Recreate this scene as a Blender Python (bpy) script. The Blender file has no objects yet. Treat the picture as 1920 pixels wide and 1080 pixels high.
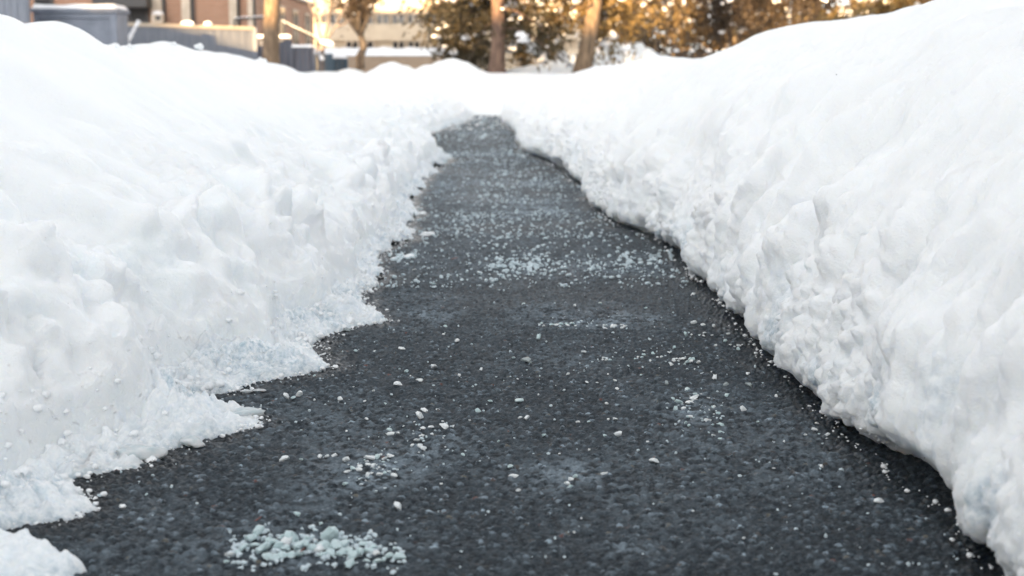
import bpy, math, random
import numpy as np
from mathutils import Vector

S = bpy.context.scene
C = S.collection
R = math.radians
random.seed(4)
RNG = np.random.RandomState(11)

# ------------------------------------------------------------------ camera maths
F = 50 / 36 * 1920
CAM_H = 0.6
PITCH = math.atan(400 / F)
CP, SP = math.cos(PITCH), math.sin(PITCH)


def at(px, py, Y):
    dx, dz = (px - 960) / F, (540 - py) / F
    t = Y / (CP + dz * SP)
    return Vector((dx * t, Y, CAM_H + (-SP + dz * CP) * t))


def ground(px, py, z=0.0):
    dx, dz = (px - 960) / F, (540 - py) / F
    t = (z - CAM_H) / (-SP + dz * CP)
    return Vector((dx * t, (CP + dz * SP) * t, z))


# ------------------------------------------------------------------ noise (numpy)
_r = np.random.RandomState(5)
_P = np.tile(_r.permutation(256), 3)
_G = _r.normal(size=(256, 3)); _G /= np.linalg.norm(_G, axis=1)[:, None]


def pn(x, y, z):
    x, y, z = np.broadcast_arrays(np.asarray(x, float), np.asarray(y, float), np.asarray(z, float))
    xi, yi, zi = np.floor(x).astype(np.int64), np.floor(y).astype(np.int64), np.floor(z).astype(np.int64)
    xf, yf, zf = x - xi, y - yi, z - zi
    xi &= 255; yi &= 255; zi &= 255
    fd = lambda t: t * t * t * (t * (t * 6 - 15) + 10)
    u, v, w = fd(xf), fd(yf), fd(zf)

    def g(i, j, k):
        h = _P[_P[_P[xi + i] + yi + j] + zi + k]
        q = _G[h]
        return q[..., 0] * (xf - i) + q[..., 1] * (yf - j) + q[..., 2] * (zf - k)
    l = lambda a, b, t: a + t * (b - a)
    return 1.5 * l(l(l(g(0, 0, 0), g(1, 0, 0), u), l(g(0, 1, 0), g(1, 1, 0), u), v),
                   l(l(g(0, 0, 1), g(1, 0, 1), u), l(g(0, 1, 1), g(1, 1, 1), u), v), w)


def sabs(v, k=.07): return np.sqrt(v * v + k * k) - k * .6


def fbm(x, y, z, o=3):
    a, s, f = 0, 1.0, 1.0
    for k in range(o):
        a = a + s * pn(x * f + 17.3 * k, y * f + 5.1 * k, z * f)
        s *= .5; f *= 2.03
    return a


def ss(a, b, x):
    t = np.clip((x - a) / (b - a), 0, 1)
    return t * t * (3 - 2 * t)


# ------------------------------------------------------------------ mesh helpers
def np_mesh(name, V, Fq, attrs=None, smooth=True):
    me = bpy.data.meshes.new(name)
    V = np.ascontiguousarray(V, np.float32); Fq = np.ascontiguousarray(Fq, np.int32)
    n, k = Fq.shape
    me.vertices.add(len(V)); me.vertices.foreach_set('co', V.ravel())
    me.loops.add(n * k); me.loops.foreach_set('vertex_index', Fq.ravel())
    me.polygons.add(n)
    me.polygons.foreach_set('loop_start', np.arange(0, n * k, k, dtype=np.int32))
    me.polygons.foreach_set('loop_total', np.full(n, k, np.int32))
    me.polygons.foreach_set('use_smooth', np.full(n, smooth))
    for an, av in (attrs or {}).items():
        a = me.attributes.new(an, 'FLOAT', 'POINT')
        a.data.foreach_set('value', np.ascontiguousarray(av, np.float32).ravel())
    me.update(calc_edges=True)
    return me


def grid_faces(nr, nc, flip=False):
    i = np.arange(nr - 1)[:, None] * nc + np.arange(nc - 1)[None, :]
    q = np.stack([i, i + 1, i + nc + 1, i + nc], -1).reshape(-1, 4)
    return q[:, ::-1] if flip else q


class MB:
    """collects boxes, tubes and blobs and links them as ONE mesh object"""
    def __init__(s): s.v, s.f = [], []

    def add(s, vs, fs):
        b = len(s.v); s.v += [tuple(p) for p in vs]; s.f += [tuple(b + i for i in f) for f in fs]

    def box(s, x0, x1, y0, y1, z0, z1, bev=0.0):
        if bev <= 0:
            vs = [(x, y, z) for x in (x0, x1) for y in (y0, y1) for z in (z0, z1)]
            s.add(vs, [(0, 1, 3, 2), (4, 6, 7, 5), (0, 4, 5, 1), (2, 3, 7, 6), (0, 2, 6, 4), (1, 5, 7, 3)])
            return
        def ring(z, i):
            return [(x0 + i, y0, z), (x1 - i, y0, z), (x1, y0 + i, z), (x1, y1 - i, z), (x1 - i, y1, z), (x0 + i, y1, z), (x0, y1 - i, z), (x0, y0 + i, z)]
        def inset(z):
            c = bev
            return [(x0 + c, y0 + c, z), (x1 - c, y0 + c, z), (x1 - c, y0 + c, z), (x1 - c, y1 - c, z), (x1 - c, y1 - c, z), (x0 + c, y1 - c, z), (x0 + c, y1 - c, z), (x0 + c, y0 + c, z)]
        vs = ring(z0, bev) + ring(z1 - bev, bev) + inset(z1)
        fs = [(i, (i + 1) % 8, 8 + (i + 1) % 8, 8 + i) for i in range(8)]
        fs += [(8 + i, 8 + (i + 1) % 8, 16 + (i + 1) % 8, 16 + i) for i in range(8)]
        fs += [tuple(range(16, 24)), tuple(range(7, -1, -1))]
        s.add(vs, fs)

    def obox(s, p0, p1, th, z0, z1, z1b=None):
        """upright slab along p0->p1 (xy), thickness th, optional different top height at p1"""
        p0, p1 = Vector(p0[:2]), Vector(p1[:2]); d = (p1 - p0).normalized(); n = Vector((-d.y, d.x)) * th / 2
        z1b = z1 if z1b is None else z1b
        vs = []
        for p, zt in ((p0, z1), (p1, z1b)):
            for q in (p - n, p + n):
                vs += [(q.x, q.y, z0), (q.x, q.y, zt)]
        s.add(vs, [(0, 1, 3, 2), (4, 6, 7, 5), (0, 4, 5, 1), (2, 3, 7, 6), (0, 2, 6, 4), (1, 5, 7, 3)])

    def tube(s, pts, rad, n=8, jit=0.0):
        pts = [Vector(p) for p in pts]
        if not hasattr(rad, '__len__'): rad = [rad] * len(pts)
        b = len(s.v)
        for i, p in enumerate(pts):
            d = (pts[min(i + 1, len(pts) - 1)] - pts[max(i - 1, 0)]).normalized()
            u = d.cross(Vector((0.31, 0.94, .12))).normalized(); w = d.cross(u)
            for k in range(n):
                a = 2 * math.pi * k / n
                r = rad[i] * (1 + jit * random.uniform(-1, 1))
                s.v.append(tuple(p + (u * math.cos(a) + w * math.sin(a)) * r))
        for i in range(len(pts) - 1):
            for k in range(n):
                s.f.append((b + i * n + k, b + i * n + (k + 1) % n, b + (i + 1) * n + (k + 1) % n, b + (i + 1) * n + k))
        s.f.append(tuple(b + k for k in range(n))[::-1]); s.f.append(tuple(b + (len(pts) - 1) * n + k for k in range(n)))

    def blob(s, c, rx, ry, rz, seed=0, rough=.25):
        V, T = ICO2
        q = V * (1 + rough * pn(V[:, 0] * 1.6 + seed * 3.7, V[:, 1] * 1.6, V[:, 2] * 1.6 + seed)[:, None])
        q = q * np.array([rx, ry, rz]) + np.array(c)
        s.add(q.tolist(), T.tolist())

    def build(s, name, mat, parent=None, smooth=False):
        me = bpy.data.meshes.new(name); me.from_pydata(s.v, [], s.f); me.update()
        if smooth: me.polygons.foreach_set('use_smooth', [True] * len(me.polygons))
        return link(name, me, mat, parent)


def ico(sub):
    import bmesh
    bm = bmesh.new(); bmesh.ops.create_icosphere(bm, subdivisions=sub, radius=1)
    V = np.array([v.co[:] for v in bm.verts]); T = np.array([[v.index for v in f.verts] for f in bm.faces]); bm.free()
    return V, T


ICO1, ICO2, ICO3 = ico(1), ico(2), ico(3)


def link(name, me, mat=None, parent=None):
    o = bpy.data.objects.new(name, me); C.objects.link(o)
    if mat and not me.materials: me.materials.append(mat)
    if parent: o.parent = parent; o.matrix_parent_inverse = parent.matrix_basis.inverted()
    return o


def tag(o, label=None, cat=None, group=None, kind=None):
    if label: o['label'] = label
    if cat: o['category'] = cat
    if group: o['group'] = group
    if kind: o['kind'] = kind
    return o


def thing(name, loc, label, cat, group=None):
    o = bpy.data.objects.new(name, None); C.objects.link(o); o.location = loc; o.empty_display_size = .2
    return tag(o, label, cat, group)


# ------------------------------------------------------------------ materials
def mat(name, col, rough=.7, **kw):
    m = bpy.data.materials.new(name); m.use_nodes = True
    b = m.node_tree.nodes['Principled BSDF']
    b.inputs['Base Color'].default_value = (*col, 1); b.inputs['Roughness'].default_value = rough
    for k, v in kw.items(): b.inputs[k.replace('_', ' ')].default_value = v
    b.inputs['Subsurface Radius'].default_value = (.8, .95, 1)
    return m


def nodes(m): return m.node_tree.nodes, m.node_tree.links, m.node_tree.nodes['Principled BSDF']


def vary(m, c0, c1, scale=6, detail=4, stretch=(1, 1, 1), bump=0.0, bscale=None, lo=.35, hi=.65):
    """noise-mottled base colour and optional bump in object coordinates"""
    N, L, b = nodes(m)
    tc = N.new('ShaderNodeTexCoord'); mp = N.new('ShaderNodeMapping'); mp.inputs['Scale'].default_value = stretch
    L.new(tc.outputs['Object'], mp.inputs['Vector'])
    n = N.new('ShaderNodeTexNoise'); n.inputs['Scale'].default_value = scale; n.inputs['Detail'].default_value = detail
    L.new(mp.outputs[0], n.inputs['Vector'])
    r = N.new('ShaderNodeValToRGB'); r.color_ramp.elements[0].position = lo; r.color_ramp.elements[1].position = hi
    r.color_ramp.elements[0].color = (*c0, 1); r.color_ramp.elements[1].color = (*c1, 1)
    L.new(n.outputs['Fac'], r.inputs[0]); L.new(r.outputs[0], b.inputs['Base Color'])
    if bump:
        n2 = N.new('ShaderNodeTexNoise'); n2.inputs['Scale'].default_value = bscale or scale * 3; n2.inputs['Detail'].default_value = 5
        L.new(mp.outputs[0], n2.inputs['Vector'])
        bp = N.new('ShaderNodeBump'); bp.inputs['Strength'].default_value = bump; bp.inputs['Distance'].default_value = .02
        L.new(n2.outputs['Fac'], bp.inputs['Height']); L.new(bp.outputs[0], b.inputs['Normal'])
    return m


def attr_node(N, name):
    a = N.new('ShaderNodeAttribute'); a.attribute_name = name; return a


def mixc(N, L, fac, a, b_, blend='MIX'):
    x = N.new('ShaderNodeMix'); x.data_type = 'RGBA'; x.blend_type = blend
    for sck, v in ((x.inputs[0], fac), (x.inputs[6], a), (x.inputs[7], b_)):
        if hasattr(v, 'links'): L.new(v, sck)
        elif isinstance(v, tuple): sck.default_value = (*v, 1)
        else: sck.default_value = v
    return x.outputs[2]


def snow_material():
    m = mat('snow', (.905, .938, .962), .55, Subsurface_Weight=.8, Subsurface_Scale=.035)
    N, L, b = nodes(m)
    b.inputs['Subsurface Radius'].default_value = (.9, 1.0, 1.15)
    b.inputs['Specular IOR Level'].default_value = .25
    ice = attr_node(N, 'ice')
    tc = N.new('ShaderNodeTexCoord')
    g = N.new('ShaderNodeTexNoise'); g.inputs['Scale'].default_value = 90; g.inputs['Detail'].default_value = 5; g.inputs['Roughness'].default_value = .65
    L.new(tc.outputs['Object'], g.inputs['Vector'])
    mu = N.new('ShaderNodeMath'); mu.operation = 'MULTIPLY_ADD'; L.new(g.outputs['Fac'], mu.inputs[0]); mu.inputs[1].default_value = 3.0; mu.inputs[2].default_value = -1.05
    mu2 = N.new('ShaderNodeMath'); mu2.operation = 'MULTIPLY'; mu2.use_clamp = True
    L.new(mu.outputs[0], mu2.inputs[0]); L.new(ice.outputs['Fac'], mu2.inputs[1])
    L.new(mixc(N, L, mu2.outputs[0], (.905, .938, .962), (.42, .52, .58)), b.inputs['Base Color'])
    rr = N.new('ShaderNodeMapRange'); rr.inputs['To Min'].default_value = .55; rr.inputs['To Max'].default_value = .28
    L.new(mu2.outputs[0], rr.inputs['Value']); L.new(rr.outputs[0], b.inputs['Roughness'])
    f = N.new('ShaderNodeTexNoise'); f.inputs['Scale'].default_value = 260; f.inputs['Detail'].default_value = 3
    L.new(tc.outputs['Object'], f.inputs['Vector'])
    bp = N.new('ShaderNodeBump'); bp.inputs['Strength'].default_value = .35; bp.inputs['Distance'].default_value = .004
    bp2 = N.new('ShaderNodeBump'); bp2.inputs['Strength'].default_value = .35; bp2.inputs['Distance'].default_value = .012
    L.new(g.outputs['Fac'], bp2.inputs['Height']); L.new(f.outputs['Fac'], bp.inputs['Height'])
    L.new(bp2.outputs[0], bp.inputs['Normal']); L.new(bp.outputs[0], b.inputs['Normal'])
    return m


M = {}
M['snow'] = snow_material()
M['far_snow'] = vary(mat('far_snow', (.9, .9, .9), .6), (.86, .87, .89), (.92, .92, .93), 3, bump=.2, bscale=9)
M['crumb_snow'] = vary(mat('crumb_snow', (.92, .94, .95), .6), (.90, .925, .94), (.94, .95, .955), 40, bump=.3, bscale=160)
M['ice'] = mat('ice', (.74, .82, .84), .2, Transmission_Weight=.12, IOR=1.31, Subsurface_Weight=.6, Subsurface_Scale=.02)
vary(M['ice'], (.66, .76, .79), (.90, .93, .94), 4, bump=.4, bscale=60)
M['salt'] = mat('salt', (.78, .86, .86), .3, Subsurface_Weight=.12, Subsurface_Scale=.004, Transmission_Weight=.12, IOR=1.4)
vary(M['salt'], (.50, .68, .70), (.74, .85, .86), 60, bump=.35, bscale=140)
M['salt_pale'] = mat('salt_pale', (.85, .88, .88), .35, Subsurface_Weight=.1, Subsurface_Scale=.006)
vary(M['salt_pale'], (.74, .80, .81), (.92, .93, .93), 60, bump=.35, bscale=140)
M['salt_dull'] = mat('salt_dull', (.55, .64, .68), .4, Subsurface_Weight=.2, Subsurface_Scale=.005)
M['salt_grey'] = mat('salt_grey', (.4, .45, .46), .25, Transmission_Weight=.3, IOR=1.45)
vary(M['salt_grey'], (.30, .36, .37), (.55, .61, .61), 60, bump=.35, bscale=140)


def asphalt_material():
    m = mat('asphalt', (.05, .05, .055), .72)
    N, L, b = nodes(m); b.inputs['Specular IOR Level'].default_value = .4
    sr, sh, salt = attr_node(N, 'stone_random'), attr_node(N, 'stone_height'), attr_node(N, 'salt')
    ramp = N.new('ShaderNodeValToRGB'); e = ramp.color_ramp; e.interpolation = 'CONSTANT'
    cols = [(0, (.026, .030, .034)), (.22, (.048, .052, .056)), (.42, (.095, .100, .103)), (.58, (.034, .038, .042)), (.72, (.14, .145, .148)),
            (.85, (.20, .205, .21)), (.90, (.095, .070, .056)), (.93, (.16, .12, .085)), (.947, (.17, .055, .038)), (.957, (.28, .285, .29)), (.987, (.40, .41, .41))]
    e.elements[0].position, e.elements[0].color = 0, (*cols[0][1], 1)
    e.elements[1].position, e.elements[1].color = cols[1][0], (*cols[1][1], 1)
    for p, c in cols[2:]:
        x = e.elements.new(p); x.color = (*c, 1)
    L.new(sr.outputs['Fac'], ramp.inputs[0])
    col = mixc(N, L, sh.outputs['Fac'], (.014, .016, .018), ramp.outputs[0])
    tc = N.new('ShaderNodeTexCoord')
    n = N.new('ShaderNodeTexNoise'); n.inputs['Scale'].default_value = 700; n.inputs['Detail'].default_value = 2
    L.new(tc.outputs['Object'], n.inputs['Vector'])
    mr = N.new('ShaderNodeMapRange'); mr.inputs['To Min'].default_value = .55; mr.inputs['To Max'].default_value = 1.4
    mr.inputs['From Min'].default_value = .3; mr.inputs['From Max'].default_value = .7
    L.new(n.outputs['Fac'], mr.inputs['Value'])
    cc = N.new('ShaderNodeCombineColor')
    for i in range(3): L.new(mr.outputs[0], cc.inputs[i])
    col = mixc(N, L, 1.0, col, cc.outputs[0], 'MULTIPLY')
    n2 = N.new('ShaderNodeTexNoise'); n2.inputs['Scale'].default_value = 260; n2.inputs['Detail'].default_value = 4
    L.new(tc.outputs['Object'], n2.inputs['Vector'])
    ms = N.new('ShaderNodeMath'); ms.operation = 'MULTIPLY'; ms.use_clamp = True; L.new(salt.outputs['Fac'], ms.inputs[0])
    sc2 = N.new('ShaderNodeMath'); sc2.operation = 'MULTIPLY'; sc2.inputs[1].default_value = 1.5; L.new(n2.outputs['Fac'], sc2.inputs[0]); L.new(sc2.outputs[0], ms.inputs[1])
    col = mixc(N, L, ms.outputs[0], col, (.42, .42, .42))
    col = mixc(N, L, 1.0, col, (.74, .92, 1.06), 'MULTIPLY')
    wet = attr_node(N, 'wet')
    col = mixc(N, L, wet.outputs['Fac'], col, mixc(N, L, 1.0, col, (.42, .42, .43), 'MULTIPLY'))
    L.new(col, b.inputs['Base Color'])
    rg = N.new('ShaderNodeMapRange'); rg.inputs['To Min'].default_value = .78; rg.inputs['To Max'].default_value = .34
    L.new(wet.outputs['Fac'], rg.inputs['Value']); L.new(rg.outputs[0], b.inputs['Roughness'])
    bp = N.new('ShaderNodeBump'); bp.inputs['Strength'].default_value = .5; bp.inputs['Distance'].default_value = .0012
    L.new(n.outputs['Fac'], bp.inputs['Height']); L.new(bp.outputs[0], b.inputs['Normal'])
    return m


M['asphalt'] = asphalt_material()


def brick_mat(name, c1, c2, mortar, s=1.0):
    m = mat(name, c1, .85); N, L, b = nodes(m)
    tc = N.new('ShaderNodeTexCoord'); mp = N.new('ShaderNodeMapping'); mp.inputs['Rotation'].default_value = (R(90), 0, 0)
    L.new(tc.outputs['Object'], mp.inputs['Vector'])
    t = N.new('ShaderNodeTexBrick'); t.inputs['Color1'].default_value = (*c1, 1); t.inputs['Color2'].default_value = (*c2, 1); t.inputs['Mortar'].default_value = (*mortar, 1)
    t.inputs['Scale'].default_value = s; t.inputs['Brick Width'].default_value = .22; t.inputs['Row Height'].default_value = .075; t.inputs['Mortar Size'].default_value = .008
    L.new(mp.outputs[0], t.inputs['Vector']); L.new(t.outputs['Color'], b.inputs['Base Color'])
    return m


def board_mat(name, c0, c1, width=.14):
    """vertical boards: groove lines every `width` along x plus a weathered grain"""
    m = vary(mat(name, c0, .8), c0, c1, 5, stretch=(6, 6, .5))
    N, L, b = nodes(m)
    tc = N.new('ShaderNodeTexCoord'); sx = N.new('ShaderNodeSeparateXYZ'); L.new(tc.outputs['Object'], sx.inputs[0])
    ad = N.new('ShaderNodeMath'); ad.operation = 'ADD'; L.new(sx.outputs['X'], ad.inputs[0]); L.new(sx.outputs['Y'], ad.inputs[1])
    fr = N.new('ShaderNodeMath'); fr.operation = 'PINGPONG'; fr.inputs[1].default_value = width / 2; L.new(ad.outputs[0], fr.inputs[0])
    mr = N.new('ShaderNodeMapRange'); mr.inputs['From Min'].default_value = 0; mr.inputs['From Max'].default_value = .015; L.new(fr.outputs[0], mr.inputs['Value'])
    bp = N.new('ShaderNodeBump'); bp.inputs['Strength'].default_value = 1; bp.inputs['Distance'].default_value = .02
    L.new(mr.outputs[0], bp.inputs['Height']); L.new(bp.outputs[0], b.inputs['Normal'])
    return m


M['brick'] = brick_mat('brick', (.28, .145, .085), (.34, .18, .11), (.32, .25, .20))
M['beige_trim'] = vary(mat('beige_trim', (.48, .40, .31), .8), (.43, .36, .28), (.52, .44, .35), 4)
M['dark_metal'] = mat('dark_metal', (.035, .033, .033), .5)
M['window_dark'] = mat('window_dark', (.03, .032, .036), .12)
M['window_grey'] = mat('window_grey', (.20, .20, .20), .2)
M['grey_paint'] = vary(mat('grey_paint', (.16, .18, .22), .6), (.13, .15, .19), (.18, .20, .245), 3)
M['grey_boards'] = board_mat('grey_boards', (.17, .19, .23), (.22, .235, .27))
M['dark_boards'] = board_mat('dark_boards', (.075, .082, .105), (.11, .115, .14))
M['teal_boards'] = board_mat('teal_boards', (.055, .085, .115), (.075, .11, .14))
M['stucco'] = vary(mat('stucco', (.44, .36, .27), .9), (.41, .335, .25), (.47, .39, .295), 1.5)
M['tan_wall'] = brick_mat('tan_wall', (.30, .21, .14), (.36, .26, .18), (.34, .28, .22))
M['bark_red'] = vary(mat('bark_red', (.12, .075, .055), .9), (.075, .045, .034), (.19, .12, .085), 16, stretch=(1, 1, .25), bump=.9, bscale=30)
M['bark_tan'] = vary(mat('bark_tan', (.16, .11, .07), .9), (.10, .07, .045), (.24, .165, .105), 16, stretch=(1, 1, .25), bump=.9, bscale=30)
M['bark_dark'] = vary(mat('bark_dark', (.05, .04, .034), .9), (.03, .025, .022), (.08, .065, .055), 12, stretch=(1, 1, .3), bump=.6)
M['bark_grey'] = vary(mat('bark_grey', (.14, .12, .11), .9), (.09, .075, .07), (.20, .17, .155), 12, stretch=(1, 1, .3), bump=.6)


def leaf_mat(name, c0, c1, scale=3.0):
    m = vary(mat(name, c0, .65), c0, c1, scale, detail=6, lo=.3, hi=.7)
    N, L, b = nodes(m); b.inputs['Transmission Weight'].default_value = 0
    tr = N.new('ShaderNodeBsdfTranslucent'); mx = N.new('ShaderNodeMixShader'); mx.inputs[0].default_value = .25
    tr.inputs['Color'].default_value = (*c1, 1)
    L.new(b.outputs[0], mx.inputs[1]); L.new(tr.outputs[0], mx.inputs[2]); L.new(mx.outputs[0], N['Material Output'].inputs['Surface'])
    return m


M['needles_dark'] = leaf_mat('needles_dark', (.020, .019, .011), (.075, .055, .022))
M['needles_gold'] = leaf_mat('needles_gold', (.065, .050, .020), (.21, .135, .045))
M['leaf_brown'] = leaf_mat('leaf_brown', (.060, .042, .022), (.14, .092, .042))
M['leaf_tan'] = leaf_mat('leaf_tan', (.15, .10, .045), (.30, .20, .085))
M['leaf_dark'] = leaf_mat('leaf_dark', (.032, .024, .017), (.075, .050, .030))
M['red_brick'] = mat('red_tile', (.42, .13, .05), .8)

# ------------------------------------------------------------------ world, sun, camera
SUN_AZ, SUN_EL = 25.0, 10.0     # light travels towards +Y, a little to +X
w = bpy.data.worlds.new('World'); S.world = w; w.use_nodes = True
N, L = w.node_tree.nodes, w.node_tree.links
sky = N.new('ShaderNodeTexSky'); sky.sky_type = 'NISHITA'; sky.sun_disc = False
sky.sun_elevation = R(SUN_EL); sky.sun_rotation = R(180 + SUN_AZ); sky.dust_density = 1.5; sky.air_density = 1.0; sky.ozone_density = 1.0
hs = N.new('ShaderNodeHueSaturation'); hs.inputs['Saturation'].default_value = .13
L.new(sky.outputs[0], hs.inputs['Color'])
bg = N['Background']; bg.inputs['Strength'].default_value = .07
L.new(hs.outputs[0], bg.inputs['Color'])

ca, sa = math.cos(R(SUN_AZ)), math.sin(R(SUN_AZ))
LD = Vector((sa * math.cos(R(SUN_EL)), ca * math.cos(R(SUN_EL)), -math.sin(R(SUN_EL))))
sl = bpy.data.lights.new('sun', 'SUN'); sl.energy = 3.2; sl.angle = R(.5); sl.color = (1, .66, .32)
so = bpy.data.objects.new('sun', sl); C.objects.link(so); so.rotation_euler = LD.to_track_quat('-Z', 'Y').to_euler(); so.location = (-20, -40, 20)

cd = bpy.data.cameras.new('camera'); cam = bpy.data.objects.new('camera', cd); C.objects.link(cam); S.camera = cam
cam.location = (0, 0, CAM_H); cam.rotation_euler = (R(90) - PITCH, 0, 0)
cd.lens = 50; cd.sensor_width = 36; cd.clip_start = .05; cd.clip_end = 3000
cd.dof.use_dof = True; cd.dof.focus_distance = 2.75; cd.dof.aperture_fstop = 50 / 9.0; cd.dof.aperture_blades = 0
S.view_settings.view_transform = 'Standard'; S.view_settings.look = 'None'; S.view_settings.exposure = 2.98; S.view_settings.gamma = 1
S.cycles.use_denoising = True
S.cycles.max_bounces = 10; S.cycles.diffuse_bounces = 6; S.cycles.transmission_bounces = 6; S.cycles.transparent_max_bounces = 8
S.cycles.caustics_reflective = False; S.cycles.caustics_refractive = False

# ------------------------------------------------------------------ path edges (unprojected to the ground)
LEFT_PX = [(-260, 1180), (-120, 1010), (-60, 992), (0, 985), (60, 975), (120, 962), (172, 942), (150, 920), (128, 898), (160, 882), (220, 873), (262, 867), (288, 850), (318, 838), (345, 826),
           (385, 816), (430, 803), (470, 792), (488, 781), (478, 770), (430, 764), (385, 760), (352, 746), (372, 737), (420, 731), (452, 723), (470, 711), (540, 698), (618, 681),
           (606, 660), (588, 640), (612, 622), (660, 609), (720, 598), (712, 581), (690, 572), (672, 556), (690, 536), (713, 510), (702, 490), (716, 470), (745, 452), (768, 442),
           (764, 420), (778, 400), (768, 376), (785, 350), (806, 326), (828, 304), (840, 296), (803, 268), (796, 252), (832, 240), (868, 228), (884, 219), (888, 213)]
RIGHT_PX = [(2040, 1250), (1910, 1085), (1893, 1050), (1850, 1012), (1835, 985), (1818, 947), (1768, 916), (1738, 896), (1690, 871), (1668, 846), (1662, 830), (1620, 812), (1590, 791), (1578, 770),
            (1540, 746), (1518, 716), (1490, 691), (1465, 666), (1440, 655), (1424, 630), (1394, 600), (1364, 561), (1340, 526), (1308, 510), (1270, 471), (1240, 440), (1198, 425), (1150, 406),
            (1114, 380), (1104, 364), (1112, 346), (1080, 336), (1064, 316), (1020, 295), (986, 281), (974, 262), (984, 254), (964, 240), (944, 228), (958, 218)]


def edge_fn(px, z=0.0):
    g = [ground(*p, z) for p in px]
    y = np.array([p.y for p in g]); x = np.array([p.x for p in g])
    o = np.argsort(y); return lambda Y: np.interp(Y, y[o], x[o])


EL, ER = edge_fn(LEFT_PX, .008), edge_fn(RIGHT_PX, .025)   # the right outline is the bulge of the cut face, a few cm up


def prof(pts, t):
    """smooth curve through (w,h) pts at arc parameter t in 0..1"""
    P = np.array(pts, float); d = np.r_[0, np.cumsum(np.hypot(*np.diff(P, axis=0).T))]; d /= d[-1]
    tt = np.linspace(0, 1, 1200); q = np.stack([np.interp(tt, d, P[:, k]) for k in (0, 1)], 1)
    k = np.hanning(41); k /= k.sum()
    for c in (0, 1):
        pad = np.r_[2 * q[0, c] - q[20:0:-1, c], q[:, c], 2 * q[-1, c] - q[-2:-22:-1, c]]
        q[:, c] = np.convolve(pad, k, 'valid')
    return np.stack([np.interp(t, tt, q[:, k2]) for k2 in (0, 1)], 1)


ROWS = np.exp(np.arange(math.log(.85), math.log(24.5), .0026))
HL = lambda Y: np.interp(Y, [1, 4, 4.7, 5.1, 5.4, 5.75, 6.3, 7.2, 8.3, 9.9, 12, 14.4, 18, 22, 25], [.81, .81, .80, .765, .725, .69, .715, .745, .735, .665, .625, .60, .56, .53, .50])
HR = lambda Y: np.interp(Y, [1, 3.5, 4.2, 5.5, 6.5, 7.3, 8.4, 12.3, 16, 20, 24], [.86, .84, .84, .84, .79, .725, .705, .69, .65, .575, .53])


def smooth1(a, n):
    k = np.hanning(n); k /= k.sum(); return np.convolve(np.pad(a, n // 2, mode='edge'), k, 'valid')[:len(a)]


def voro(x, y, cell, seed):
    gx, gy = np.floor(x / cell).astype(np.int64), np.floor(y / cell).astype(np.int64)
    best = np.full(x.shape, 9e9); bid = np.zeros(x.shape)
    for i in (-1, 0, 1):
        for j in (-1, 0, 1):
            cx, cy = gx + i, gy + j
            h = (cx * 73856093 ^ cy * 19349663 ^ seed * 83492791) & 0x7fffffff
            h = (h * 1103515245 + 12345) & 0x7fffffff; r1 = (h >> 8 & 1023) / 1023.
            h = (h * 1103515245 + 12345) & 0x7fffffff; r2 = (h >> 8 & 1023) / 1023.
            h = (h * 1103515245 + 12345) & 0x7fffffff; r3 = (h >> 8 & 4095) / 4095.
            dd = np.hypot(x - (cx + .1 + .8 * r1) * cell, y - (cy + .1 + .8 * r2) * cell) / cell
            m = dd < best; best = np.where(m, dd, best); bid = np.where(m, r3, bid)
    return best, bid


def domes(u, v, cell, seed, keep=.45, warp=.25):
    """rounded clods of random size scattered over a (u, v) surface, 0..1"""
    uw = u + cell * warp * pn(u / cell * 1.7, v / cell * 1.7, seed); vw = v + cell * warp * pn(u / cell * 1.7, v / cell * 1.7, seed + 9)
    d, r = voro(uw, vw, cell, seed)
    size = .42 + .38 * ((r * 7.7) % 1)
    return np.clip(1 - (d / size) ** 2, 0, 1) ** .75 * (r > keep) * (.35 + .65 * ((r * 13.1) % 1))


SPOTS = {}


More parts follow.
